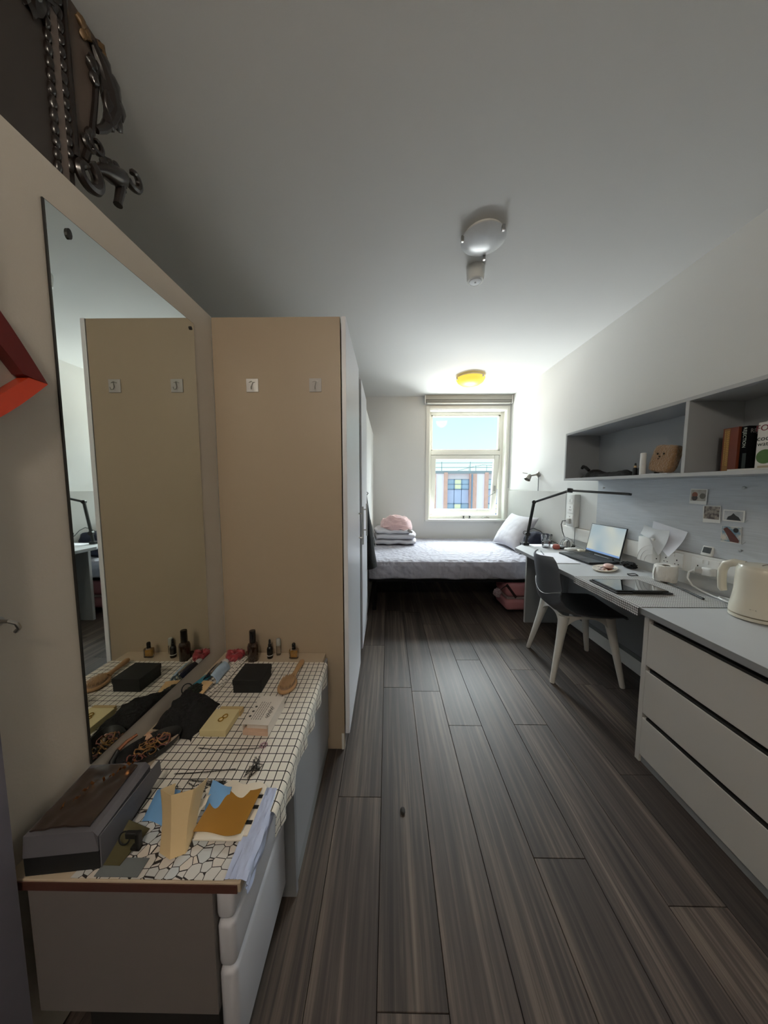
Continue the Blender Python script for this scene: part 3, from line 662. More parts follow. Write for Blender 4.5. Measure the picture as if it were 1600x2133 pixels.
def hair_things():
    # claw clip
    bl = mat('ice_blue_acrylic', 'a9c0d6', 0.2, var=0.25, scale=40); nv = mat('navy_acrylic', '171c33', 0.25)
    t = thing('claw_clip', (-.728, 1.21, ZT), 'blue and navy claw hair clip lying by the mirror', 'hair clip')
    for s, m_ in ((1, bl), (-1, nv)):
        def f(u, v, s=s):
            y = 1.165 + .10 * u; a = v * 1.5
            return (-.728 + s * (.006 + .024 * math.sin(a)), y, ZT + .016 + .034 * math.cos(a) - .006 * (2 * u - 1) ** 2)
        p = B().grid(f, 14, 8, .003).build('jaw', m_, t, True)
        te = B()
        for i in range(6): te.tube([(-.728 + s * .029, 1.170 + .018 * i, ZT + .020), (-.728 + s * .022, 1.170 + .018 * i, ZT + .004)], [.0035, .0018], 6)
        te.build('teeth', bl, p)
    B().tube([(-.728, 1.175, ZT + .05), (-.728, 1.255, ZT + .05)], .005, 8).build('spring', M_CHROME, t, True)
    # red scrunchie
    def scr(name, c, r0, r1, m_, label, n=40):
        pts = []; rs = []
        for i in range(n):
            a = 2 * math.pi * i / n; pts.append((c[0] + r0 * math.cos(a), c[1] + r0 * math.sin(a), c[2] + .004 * math.sin(a * 9))); rs.append(r1 * (1 + .28 * math.sin(a * 11) + .15 * math.sin(a * 17)))
        return B().tube(pts, rs, 10, closed=True).build(name, m_, None, True).tag(label, 'hair tie')
    scr('scrunchie', (-.716, 1.352, ZT + .026), .022, .017, mat('red_satin', '8c1a24', 0.5, var=0.2, scale=40, sheen=.4), 'crumpled red scrunchie against the wall by the wardrobe')
    scr('scrunchie', (-.660, 1.385, ZT + .012), .013, .009, mat('brown_print', '5b4a3a', 0.8, var=0.5, scale=120), 'small brown patterned scrunchie behind the red one')
    B().lathe((-.735, 1.297, ZT + .024), [(0, -.0155), (.012, -.009), (.0165, 0), (.012, .009), (0, .0155)], 20).build('powder_puff', mat('grey_white_puff', 'b9b6b6', 0.8), None, True).tag('round grey-white puff between the claw clip and red scrunchie', 'powder puff')
    def env(u, v):
        return (-.782 + .072 * u + .012 * v, 1.075 + .095 * v - .03 * u, ZT + .019 + .016 * v * u + .004 * math.sin(u * 3))
    B().grid(env, 8, 8, .0015).build('paper_envelope', mat('tan_paper', 'd0ae80', 0.8), None, True).tag('tan paper packet under the claw clip', 'paper packet')
    B().box(-.775, -.745, 1.12, 1.20, ZT + .022, ZT + .026, bev=.001, M=rotz((-.76, 1.16, 0), R(-12))).build('teal_card', mat('teal_card', '3f8496', 0.5), None).tag('teal card sticking out from under the claw clip', 'card')
    # dark sequinned pouch
    B().blob((-.752, 1.103, ZT + .022), (.032, .040, .013), 4, .3, 4, flat=-.0115, seed=4).build('sequin_purse', mat('dark_green_sequin', '1f2620', 0.3, 0.4, var=0.8, scale=160, bump=0.6, bscale=200), None, True).tag('small dark green sequinned purse next to the black cloth pouch', 'purse')
    # black drawstring pouch
    t = thing('black_pouch', (-.715, .985, ZT), 'soft black fabric pouch with cord loops slumped against the mirror', 'pouch')
    def pf(u, v):
        x = -.790 + .165 * u + .02 * wob((u, v, 0), 1, 4); y = .908 + .17 * v + .035 * (1 - u) * 1 + .015 * wob((u, v, 5), 1, 4) - .02 * u
        e = (1 - (2 * u - 1) ** 6) * (1 - (2 * v - 1) ** 6)
        z = ZT + .004 + e * (.030 + .022 * (1 - u) + .012 * wob((u * 2, v * 2, 1), 1, 3) + .006 * wob((u * 5, v * 5, 1), 1, 3))
        return (x, y, z)
    B().grid(pf, 34, 34, .003).build('bag', M_BLACKF, t, True, 80)
    B().tube(arc((-.775, 1.098, ZT + .034), .018, 0, 2 * math.pi, 18, (0.6, .8, 0), (-.3, .2, 1)), .0022, 6).build('cord_loop', M_BLACK, t, True)
    B().tube([(-.648, .965, ZT + .012), (-.636, .948, ZT + .008), (-.630, .925, ZT + .006), (-.640, .913, ZT + .006), (-.655, .915, ZT + .006), (-.668, .925, ZT + .01)], .0024, 6).build('cord_loop', M_BLACK, t, True)
    # organiser tray with tangled cords
    t = thing('cord_tray', (-.735, .845, ZT), 'black curved tray full of tangled brown and black hair cords', 'tray')
    def tray(u, v):
        a = v * 2 * math.pi; r_ = .35 + .65 * u
        z = ZT + .003 + .028 * max(0, (u - .55) / .45) ** 1.5
        p = Vector((.048 * r_ * math.cos(a), .088 * r_ * math.sin(a), 0)); p.rotate(Matrix.Rotation(R(-38), 3, 'Z'))
        return (-.728 + p.x, .848 + p.y, z)
    b = B().grid(tray, 10, 40, .002)
    b.lathe((-.728, .848, ZT + .0012), [(.03, 0), (.03, .002)], 20); b.build('bowl', M_BLACK, t, True)
    rnd = random.Random(3)
    for k in range(16):
        cx, cy = -.728 + rnd.uniform(-.03, .03), .848 + rnd.uniform(-.045, .045); r_ = rnd.uniform(.010, .024); tilt = rnd.uniform(-.5, .5)
        pts = [(cx + r_ * math.cos(a) * (1 + .2 * math.sin(3 * a + k)), cy + r_ * .8 * math.sin(a), ZT + .018 + .008 * rnd.random() + tilt * r_ * math.sin(a + k) * .5) for a in [2 * math.pi * i / 18 for i in range(18)]]
        B().tube(pts, rnd.choice((.0014, .0019)), 6, closed=True).build('hair_cord', mat('tan_cord', '8a6538', 0.6) if k % 3 == 0 else (mat('rose_cord', '7b4a40', 0.6) if k % 3 == 1 else M_BLACK), t, True)
    # headband with rose gold tip
    t = thing('headband', (-.785, .815, ZT), 'black headband with a rose gold tip propped against the wall', 'headband')
    cp = [(-.772, .862, ZT + .052), (-.783, .838, ZT + .050), (-.789, .815, ZT + .044), (-.788, .792, ZT + .030), (-.778, .778, ZT + .014), (-.762, .780, ZT + .008), (-.745, .792, ZT + .008)]
    B().tube(cp[2:], [.006, .0075, .008, .007, .005], 10).build('band', M_BLACK, t, True)
    B().tube(cp[:3], [.0045, .0055, .006], 10).build('tip', mat('rose_gold', 'c08062', 0.25, 0.8), t, True)
    B().tube([(-.735, .765, ZT + .004), (-.748, .742, ZT + .004), (-.730, .752, ZT + .010), (-.712, .775, ZT + .012), (-.700, .79, ZT + .012)], .0016, 6).build('necklace_cord', M_BLACK, None, True).tag('thin black cord looping off the cord tray toward the carton', 'cord')
    B().tube([(-.676, .905, ZT + .010), (-.694, .872, ZT + .012)], [.007, .0065], 12).build('lip_balm', mat('pale_tube', 'b5a392', 0.4), None, True).tag('pale lip balm tube between the tray and the grid cloth', 'tube')
    B().blob((-.762, .892, ZT + .02), (.014, .016, .012), 2, .2, 3).build('makeup_sponge', mat('peach_sponge', 'c09a80', 0.9), None, True).tag('peach makeup sponge beside the cord tray', 'sponge')
hair_things()

def chains():
    mt = mat('gunmetal_chain', '3a3836', 0.35, 0.8)
    def chain(pts, name, label, r=.0016, step=.0042):
        t = thing(name, pts[0], label, 'necklace'); b = B()
        P = [Vector(p) for p in pts]; seq = []
        for a, c in zip(P[:-1], P[1:]):
            n = max(1, int((c - a).length / step))
            seq += [a.lerp(c, i / n) for i in range(n)]
        for i, p in enumerate(seq):
            d = (seq[min(i + 1, len(seq) - 1)] - seq[max(i - 1, 0)]).normalized()
            s = d.cross(Vector((0, 0, 1))); s = s.normalized() if s.length > 1e-4 else Vector((1, 0, 0))
            q = Vector((0, 0, 1)) if i % 2 else s
            b.tube([p + d * .003 * math.cos(a) + q * .0017 * math.sin(a) for a in [2 * math.pi * k / 8 for k in range(8)]], .0006, 4, closed=True)
        b.build('links', mt, t); return t
    z = ZT + .0045
    t = chain([(-.585, .868, z), (-.53, .862, z), (-.47, .864, z), (-.415, .868, z), (-.395, .872, z)], 'thin_necklace', 'thin necklace stretched across the cloth to a pink crystal')
    cr = mat_glass('pink_crystal', (0.95, 0.82, 0.88), 0.2)
    g = B()
    for i in range(7):
        a = i * .9; g.lathe((-.388 + .008 * math.cos(a), .878 + .008 * math.sin(a), z + .003), [(0, -.005), (.005, 0), (0, .005)], 6)
    g.build('crystal', cr, t)
    chain([(-.60, .783, z), (-.55, .786, z), (-.49, .793, z), (-.435, .800, z)], 'braided_chain', 'dark braided chain lying straight along the cloth', step=.0036)
    rnd = random.Random(5)
    def heap(c, n, sx, sy): return [(c[0] + rnd.gauss(0, sx), c[1] + rnd.gauss(0, sy), z + rnd.random() * .010) for _ in range(n)]
    chain(heap((-.388, .800), 22, .010, .014), 'heaped_chain', 'small heap of dark chain near the right edge of the grid cloth')
    chain([(-.545, .757, z), (-.525, .748, z), (-.505, .757, z)] + heap((-.468, .750), 24, .020, .006), 'loose_chain', 'dark chain heaped behind the blue paper scraps')
    chain(heap((-.575, .722), 22, .014, .010), 'dark_chain', 'dark chain heap between the carton and the cream paper bag')
chains()

def near_clutter():
    # big dark carton
    t = thing('dark_carton', (-.685, .64, ZT), 'large dark grey carton with a brown wrapped top at the near left corner', 'carton')
    x0, x1, y0, y1 = -.758, -.612, .572, .735
    dk = mat('black_carton', '0d0d0f', 0.7); gr = mat('charcoal_card', '5d5c62', 0.5, var=0.08, scale=12); brn = mat('brown_film', '33261f', 0.35, var=0.2, scale=14, coat=.3)
    Mr = rotz((x1, y0, 0), R(6))
    B().box(x0, x1, y0, y1, ZT + .001, ZT + .046, bev=.001, M=Mr).build('base', dk, t)
    B().prism([Mr @ Vector(p) for p in ((x0, y0 - .001, ZT + .044), (x1, y0 - .001, ZT + .044), (x1 + .001, y0 - .001, ZT + .078), (x1 - .012, y0 + .004, ZT + .085), (x0, y0 + .004, ZT + .088))], Mr.to_3x3() @ Vector((0, y1 - y0, 0))).build('lid', gr, t)
    B().prism([Mr @ Vector(p) for p in ((x1 + .001, y0 + .0, ZT + .004), (x1 + .0025, y0, ZT + .078), (x1 + .010, y1 + .02, ZT + .074), (x1 + .012, y1 + .02, ZT + .035))], Mr.to_3x3() @ Vector((.0025, 0, 0))).build('side_flap', gr, t)
    def tp(u, v):
        p = Mr @ Vector((x0 + .004 + (x1 - x0 - .028) * u, y0 + .012 + (y1 - y0 - .02) * v, ZT + .090 + .006 * math.sin(math.pi * u) + .003 * wob((u, v, 0), 1, 6)))
        return p
    B().grid(tp, 20, 24, .004).build('wrapped_top', brn, t, True)
    gold = mat('copper_foil', 'c98a52', 0.25, 1.0, var=0.2, scale=60)
    rnd = random.Random(9)
    for i, (u, v) in enumerate(((.40, .40), (.42, .52), (.46, .62), (.60, .66), (.68, .72), (.74, .80), (.80, .84), (.84, .90), (.9, .93), (.28, .3))):
        p = Mr @ Vector((x0 + (x1 - x0 - .02) * u, y0 + (y1 - y0) * v, ZT + .100))
        n = 6; a0 = rnd.uniform(0, 3)
        B().grid(lambda s, q, p=p, a0=a0, i=i: (p.x + .011 * (s - .5) * math.cos(a0) + .003 * q, p.y + .011 * (s - .5) * math.sin(a0) + .002 * q, p.z + .003 * math.sin(s * 6 + i) + .004 * q), 8, 2, .0004).build('foil_strip', gold, t, True)
    # cream paper bag, open and curling
    cm = mat('cream_paper', 'd9bf92', 0.6, var=0.08, scale=14)
    t = thing('cream_paper_bag', (-.485, .625, ZT), 'upright curling cream paper bag standing in the near clutter', 'paper bag')
    bo = [(-.515, .622), (-.507, .600), (-.474, .588), (-.446, .600), (-.452, .640)]; tp_ = [(-.530, .690), (-.538, .650), (-.494, .628), (-.446, .640), (-.448, .692)]; zt = [.072, .098, .108, .112, .086]
    def bag(u, v):
        k = u * 4; i = min(3, int(k)); f = k - i
        bx, by = [bo[i][q] + (bo[i + 1][q] - bo[i][q]) * f for q in (0, 1)]; tx, ty = [tp_[i][q] + (tp_[i + 1][q] - tp_[i][q]) * f for q in (0, 1)]
        zz = zt[i] + (zt[i + 1] - zt[i]) * f; pin = .010 * math.sin(math.pi * v); cx, cy = -.485, .64
        x = bx + (tx - bx) * v; y = by + (ty - by) * v
        return (x + (cx - x) * pin * 12, y + (cy - y) * pin * 6, ZT + .003 + zz * v)
    B().grid(bag, 30, 20, .0012).build('wrap', cm, t, True)
    B().grid(lambda u, v: (-.520 + .03 * u, .652 + .018 * v + .004 * math.sin(u * 5), ZT + .048 + .038 * u + .006 * math.sin(v * 5)), 10, 8, .001).build('torn_liner', mat('gold_liner', 'a9742e', 0.4, 0.3, var=0.4, scale=50), t, True)
    # blue paper scraps
    bl = mat('sky_blue_paper', '6fa3d6', 0.6, var=0.12, scale=20)
    B().grid(lambda u, v: (-.590 + .070 * u, .655 + .05 * v - .012 * u, ZT + .012 + .045 * v * (.6 + .4 * u) + .006 * math.sin(u * 4)), 12, 10, .001).build('blue_paper', bl, None, True).tag('crumpled sky blue paper between the dark carton and the cream bag', 'paper')
    B().grid(lambda u, v: (-.452 + .048 * u, .672 + .045 * v, ZT + .010 + .038 * v + .010 * math.sin(u * 3 + v * 2)), 12, 10, .001).build('blue_paper', bl, None, True).tag('blue paper scrap behind the cream bag next to the gold card', 'paper')
    # gold brown card with torn white edges
    t = thing('torn_card', (-.395, .665, ZT), 'torn white carton showing a golden brown inside on the near table corner', 'carton')
    def cd(u, v):
        return (-.452 + .112 * u + .016 * v, .632 + .085 * v + .004 * math.sin(u * 6), ZT + .010 + .022 * v + .006 * (2 * u - 1) ** 2)
    B().grid(cd, 16, 12, .0016).build('inner_face', mat('golden_card', '9a6f26', 0.55, var=0.08), t, True)
    def ed(u, v):
        p = Vector(cd(0, u)); return (p.x - .006 - .020 * v * (1 + .3 * math.sin(u * 13)), p.y - .012 * v, p.z + .006 - .003 * v + .003 * math.sin(u * 20))
    B().grid(ed, 20, 6, .0012).build('torn_edge', mat('torn_white', 'ece5d6', 0.7), t, True)
    B().grid(lambda u, v: (-.432 + .115 * u, .706 + .02 * v + .008 * math.sin(u * 9), ZT + .032 + .016 * math.sin(math.pi * u) * v - .006 * u), 20, 6, .0012).build('torn_edge', mat('torn_white', 'ece5d6', 0.7), t, True)
    B().box(-.445, -.335, .622, .640, ZT + .0045, ZT + .009, bev=.001).build('lower_strip', mat('torn_white', 'ece5d6', 0.7), t)
    # white sample packet with dark stripes
    t = thing('striped_packet', (-.345, .675, ZT), 'flat cream packet with dark stripes at the table edge beside the torn card', 'packet')
    B().box(-.362, -.325, .632, .735, ZT + .0046, ZT + .008, bev=.001).build('packet', mat('cream_packet', 'e8ddcc', 0.6), t)
    for y in (.655, .690, .716): B().box(-.3615, -.3255, y, y + .009, ZT + .0081, ZT + .0086).build('stripe', M_BLACK, t)
    # black spring clip
    t = thing('bulldog_clip', (-.565, .610, ZT), 'black spring clip standing between the carton and the cream bag', 'clip')
    B().box(-.585, -.556, .603, .612, ZT + .030, ZT + .044, bev=.002).box(-.562, -.553, .601, .613, ZT + .003, ZT + .044, bev=.002).box(-.574, -.553, .601, .613, ZT + .003, ZT + .011, bev=.002).build('jaws', M_BLACK, t)
    B().tube(arc((-.588, .606, ZT + .030), .012, 0, 2 * math.pi, 16, (1, 0, 0), (0, .3, 1)), .0018, 6).build('wire', M_BLACK, t, True)
    def ol(u, v): return (-.628 + .055 * u + .01 * v, .575 + .07 * v, ZT + .006 + .025 * v * (1 - u))
    B().grid(ol, 8, 8, .002).build('kraft_sleeve', mat('olive_kraft', '4c4628', 0.7), None, True).tag('dark olive kraft sleeve against the carton side', 'sleeve')
    B().box(-.612, -.520, .557, .590, ZT + .003, ZT + .0045, bev=.0005).build('grey_slip', mat('grey_slip', '6c7274', 0.5), None).tag('flat grey plastic slip on the near edge of the top', 'plastic slip')
near_clutter()

def left_wall_things():
    red = mat('red_orange_lacquer', 'a83418', 0.35, var=0.1, coat=.3)
    t = thing('picture_frame', (XL, .60, 1.56), 'curved red-orange frame hung on the left wall, cut by the picture edge', 'frame')
    # curved-sided frame: corners at near and far end, deep profile
    far = Vector((XL + .03, .688, 1.548)); up = Vector((XL + .03, .44, 1.84)); dn = Vector((XL + .03, .44, 1.36))
    def bow(a, b, k, n=14):
        m = (a + b) / 2; ctr = Vector((XL + .03, .50, 1.60)); o = (m - ctr).normalized()
        return [a.lerp(b, i / n) + o * k * math.sin(math.pi * i / n) for i in range(n + 1)]
    def band(path, w, d, name, m_):
        b = B(); c0 = Vector((0, .50, 1.60)); rings = []
        for p in path:
            o = Vector((0, p.y - c0.y, p.z - c0.z)).normalized()
            rings.append([p + Vector((-.028, 0, 0)), p + Vector((d, 0, 0)), p - o * w + Vector((d - .012, 0, 0)), p - o * w + Vector((-.028, 0, 0))])
        V = [[b.bm.verts.new(q) for q in r_] for r_ in rings]
        for i in range(len(V) - 1):
            for k in range(4): b.bm.faces.new((V[i][k], V[i][(k + 1) % 4], V[i + 1][(k + 1) % 4], V[i + 1][k]))
        b.bm.faces.new(V[0]); b.bm.faces.new(list(reversed(V[-1]))); return b.build(name, m_, t, True)
    band(bow(up, far, .022), .036, .010, 'upper_rail', mat('dark_red_lacquer', '5a1512', 0.4, var=0.1))
    band(bow(far, dn, .020), .026, .010, 'lower_rail', red)
    t = thing('wall_hook', (XL, .590, 1.03), 'small chrome wall hook at the left picture edge', 'hook')
    B().lathe((0, 0, 0), [(.010, 0), (.010, .004), (0, .005)], 14).xf(Matrix.Translation((XL + .0004, .588, 1.045)) @ align((1, 0, 0))).build('plate', M_CHROME, t, True)
    B().tube([(XL + .004, .588, 1.045), (XL + .022, .590, 1.045), (XL + .030, .596, 1.038), (XL + .030, .600, 1.026), (XL + .022, .600, 1.018)], .004, 8).build('arm', M_CHROME, t, True)
    # ornate carved dark piece standing on top of the partition
    cv = mat('dark_carved_wood', '1c1410', 0.28, var=0.4, scale=20, coat=.4); pn = mat('dark_veneer', '3a332f', 0.5, var=0.15, scale=6); gd = mat('antique_gilt', '6e5638', 0.45, 0.3, var=0.4, scale=40)
    t = thing('carved_headboard', (-.85, .70, ZP), 'dark carved scrollwork cabinet piece standing on top of the left partition near the ceiling', 'carving')
    B().box(-.90, -.852, .05, .885, ZP + .001, ZC - .004, bev=.002).build('panel', pn, t)
    for y, zt, w in ((.838, 2.50, .009), (.872, 2.60, .010)):
        b = B(); z = ZP + .055 if y < .85 else ZP + .09
        while z < zt:
            b.blob((-.850, y, z), (.010, w, .017), 2, .15, 3, seed=z * 10); z += .030
        b.build('bead_strip', cv, t, True)
    B().box(-.852, -.846, .846, .864, ZP + .002, ZC - .006).build('pale_stile', mat('faded_veneer', '6b5f58', 0.5), t)
    b = B(); b.blob((-.848, .800, 2.50), (.016, .035, .055), 3, .5, 4, seed=2).blob((-.846, .838, 2.56), (.016, .03, .05), 3, .5, 4, seed=5); b.build('carved_rosette', cv, t, True)
    # outer column with gilt and scroll
    st = mat('greyed_panel', '57493f', 0.55, var=.2, scale=12)
    B().prism([(-.862, .882, 2.612), (-.862, .985, 2.612), (-.862, .968, 2.52), (-.862, .955, 2.42), (-.862, .935, 2.31), (-.862, .905, 2.22), (-.862, .882, 2.20)], (.016, 0, 0)).build('curved_stile', st, t)
    B().tube([(-.846, .985, 2.61), (-.846, .968, 2.52), (-.846, .955, 2.42), (-.846, .936, 2.31), (-.846, .910, 2.225)], [.011, .009, .008, .009, .010], 8).build('moulding', cv, t, True)
    B().tube([(-.846, .884, 2.61), (-.846, .884, 2.42), (-.846, .886, 2.21)], [.009, .008, .009], 8).build('moulding', cv, t, True)
    b = B()
    for k, (yy, zz, r_) in enumerate(((.985, 2.600, .012), (.992, 2.583, .011), (.982, 2.566, .012), (.990, 2.548, .010), (.925, 2.588, .012), (.940, 2.575, .010), (.928, 2.560, .009))): b.blob((-.840, yy, zz), (.008, r_, r_ * 1.2), 2, .5, 6, seed=k)
    b.build('gilt_frill', gd, t, True)
    b = B(); X = -.842
    def scroll(cy, cz, r0, turns, a0, w, sgn=1, n=30):
        pts = []; rs = []
        for i in range(n + 1):
            q = i / n; a = a0 + sgn * turns * 2 * math.pi * q; rr = r0 * (1 - .75 * q)
            pts.append((X + .006 * q, cy + rr * math.cos(a), cz + rr * math.sin(a))); rs.append(w * (1 - .35 * q))
        b.tube(pts, rs, 8)
    b.tube([(X, .955, 2.58), (X, .985, 2.545), (X, 1.005, 2.50), (X, 1.012, 2.46), (X, 1.000, 2.42), (X, .975, 2.375), (X, .950, 2.345)], [.010, .018, .024, .022, .016, .011, .008], 10)
    for i, (yy, zz, r_) in enumerate(((.990, 2.560, .020), (1.016, 2.528, .024), (1.030, 2.490, .022), (1.018, 2.445, .020), (.990, 2.410, .016), (.945, 2.512, .014), (.950, 2.478, .012), (1.000, 2.50, .026), (.995, 2.465, .024))):
        b.blob((X + .004, yy, zz), (.012, r_, r_ * 1.5), 2, .35, 5, seed=i)
    scroll(.945, 2.300, .026, 1.1, 2.2, .009)
    scroll(.905, 2.190, .045, .95, 1.2, .016, -1)
    scroll(.925, 2.275, .020, .7, 2.0, .008)
    b.build('acanthus_scroll', cv, t, True)
    b = B()
    b.tube([(X, .930, 2.225), (X, .960, 2.250), (X, .995, 2.270), (X, 1.025, 2.290), (X, 1.040, 2.310)], [.006, .016, .026, .024, .014], 10)
    b.tube([(X, 1.018, 2.290), (X, 1.022, 2.25), (X, 1.010, 2.205), (X, 1.008, 2.195)], [.016, .013, .011, .012], 10)
    for i, (yy, zz) in enumerate(((.965, 2.272), (.985, 2.290), (1.005, 2.302))): b.blob((X + .003, yy, zz), (.010, .014, .014), 2, .3, 4, seed=i)
    scroll(1.074, 2.335, .036, .8, 4.0, .012)
    b.blob((X, 1.0, 2.275), (.012, .045, .026), 3, .3, 5, seed=3)
    b.build('leaf_bracket', cv, t, True)
left_wall_things()

# ------------------------------------------------------------------ bed
def bed():
    x0, x1, y0, y1 = -.195, 1.752, 3.05, 4.455
    t = thing('bed', ((x0 + x1) / 2, (y0 + y1) / 2, 0), 'double bed with a crinkled white sheet on a dark frame under the window', 'bed')
    fr = mat('dark_bed_frame', '0a0a0c', 0.8, var=0.1, spec=.2)
    B().box(x0, x1, y0 + .03, y0 + .06, .335, .375, bev=.003).box(x0, x1, y1 - .06, y1 - .03, .335, .375, bev=.003).box(x0, x0 + .03, y0 + .06, y1 - .06, .335, .375, bev=.003).box(x1 - .03, x1, y0 + .06, y1 - .06, .335, .375, bev=.003).build('side_rail', fr, t)
    B().box(x0 + .03, x1 - .03, y0 + .06, y1 - .06, .345, .372).build('base', fr, t)
    for x in (x0 + .05, x1 - .05):
        for y in (y0 + .12, y1 - .12): B().tube([(x, y, 0), (x, y, .345)], .022, 12).build('leg', fr, t, True)
    q = mat_quilt()
    def m(u, v):
        # cross-section in y/z swept along x: front side, rounded edge, top
        s = v
        X = x0 + (x1 - x0) * u
        pr = [(y0 + .015, .372), (y0 - .004, .385), (y0 - .010, .44), (y0 - .006, .51), (y0 + .012, .548), (y0 + .05, .561), (y0 + .4, .563), (y0 + .9, .562), (y1 - .03, .560), (y1, .54), (y1 + .002, .45), (y1 - .01, .38)]
        k = s * (len(pr) - 1); i = min(int(k), len(pr) - 2); f = k - i
        Y = pr[i][0] + (pr[i + 1][0] - pr[i][0]) * f; Z = pr[i][1] + (pr[i + 1][1] - pr[i][1]) * f
        if i <= 4:
            w = math.sin(math.pi * min(1, k / 4.5)); 
            Y -= w * (.014 * wob((X * 1.0 + Z * 1.2, Z * .6, 0), 1, 8) + .013 * wob((X + Z * 1.1, Z * .3, 2), 1, 21))
            if i == 0 or (i == 1 and f < .3): Z += .012 * wob((X, 0, 9), 1, 5)
        else: Z += .004 * wob((X, Y, 0), 1, 9)
        return (X, Y, Z)
    B().grid(m, 130, 66).build('mattress', q, t, True, 80)
    B().box(x0 + .004, x1 - .004, y0 + .02, y1 - .02, .374, .54).build('mattress_core', M_WHITE, t)
bed()

def bedding():
    wh = mat('white_cotton', 'c6c5cb', 0.9, var=0.03, scale=10, bump=0.25, bscale=14)
    # pillow leaning on the wall
    b = B(); r = bmesh.ops.create_grid(b.bm, x_segments=30, y_segments=24, size=1.0)
    base = [v for v in b.bm.verts]
    P = {}
    b2 = B()
    def pil(sgn):
        def f(u, v):
            X, Y = 2 * u - 1, 2 * v - 1
            e = max(0, (1 - abs(X) ** 2.6)) ** .55 * max(0, (1 - abs(Y) ** 2.6)) ** .55
            px = X * (.33 - .035 * (1 - abs(Y) ** 2) * abs(X) ** 3 * 0 - .03 * (1 - Y * Y) * X * X); py = Y * (.235 - .025 * (1 - X * X) * Y * Y)
            return (px, py, sgn * (.088 * e + .004 * wob((X, Y, sgn), 1, 5) * e))
        return f
    b.bm.free()
    b2.grid(pil(1), 40, 30).grid(pil(-1), 40, 30)
    bmesh.ops.remove_doubles(b2.bm, verts=b2.bm.verts, dist=.0005)
    Mx = Matrix.Translation((1.585, 3.79, .770)) @ Matrix.Rotation(R(4), 4, 'Z') @ Matrix.Rotation(R(-57), 4, 'Y') @ Matrix.Rotation(R(90), 4, 'Z')
    b2.xf(Mx).build('pillow', wh, None, True, 80).tag('plump white pillow leaning against the right wall at the bed head', 'pillow')
    # spare pillow lying flat behind it, only its corner shows
    nv = mat('navy_fabric', '23273a', 0.9, var=0.15, scale=20, bump=.3, bscale=60)
    B().blob((1.610, 3.235, .700), (.130, .10, .135), 4, .12, 2.5, flat=-.132, seed=2, p=3.2).build('navy_bag', nv, None, True).tag('dark navy bag on the bed behind the drinking glass', 'bag')
    # folded duvet
    t = thing('folded_duvet', (.08, 4.08, .566), 'white duvet folded in layers at the foot of the bed', 'duvet')
    dz = [(.567, .075, .30, .0), (.632, .085, .285, .01), (.705, .075, .25, -.02)]
    for i, (z, h, w, dx) in enumerate(dz):
        def f(u, v, z=z, h=h, w=w, dx=dx, i=i):
            a = 2 * math.pi * v; X = 2 * u - 1
            e = max(0.02, 1 - abs(X) ** 5) ** .4
            cy = 4.10 + .012 * wob((X, i, 0), 1, 2)
            yy = cy + .245 * math.copysign(abs(math.cos(a)) ** .5, math.cos(a)) * (1 if abs(X) < .9 else e)
            zz = z + h / 2 + h / 2 * math.copysign(abs(math.sin(a)) ** .7, math.sin(a)) * e + .012 * wob((X * 1.4, i * 3, 0), 1, 2) + .005 * wob((X * 3, a, i), 1, 2)
            return (.085 + dx + X * w, yy, max(zz, .5665))
        B().grid(f, 40, 28).build('fold', wh, t, True, 80)
    pk = mat('dusty_pink_plush', 'c9a9a9', 0.95, var=0.12, scale=14, bump=.5, bscale=30, sheen=.4)
    t = thing('pink_throw', (.10, 4.08, .79), 'crumpled dusty pink throw heaped on the folded duvet', 'blanket')
    def th(u, v):
        a = 2 * math.pi * u; ph = v * math.pi / 2
        r_ = math.cos(ph) ** .6
        x = .115 + .215 * r_ * math.cos(a) * (1 + .06 * wob((math.cos(a), math.sin(a), v), 1, 2)); y = 4.06 + .20 * r_ * math.sin(a)
        z = .760 + .165 * math.sin(ph) + .026 * wob((x * 2, y * 2, ph), 1, 4) + .022 * abs(wob((x, y * .5, ph * 2), 1, 15)) - .04 * (x - .115) * (1 - v) * 2
        return (x, y, z)
    B().grid(th, 60, 24).build('heap', pk, t, True, 80)
    B().grid(lambda u, v: (-.06 + .36 * u + .012 * wob((u, v, 3), 1, 5), 3.868 + .03 * v + .012 * math.sin(u * 7), .80 - .055 * u + .040 * v + .02 * math.sin(u * 4)), 30, 8, .012).build('folded_edge', pk, t, True, 80)
    B().tube([(.26, 3.862, .77), (.29, 3.855, .745), (.315, 3.858, .735)], [.018, .02, .012], 10).build('grey_hem', mat('grey_hem', '8b8783', 0.9), t, True)
bedding()

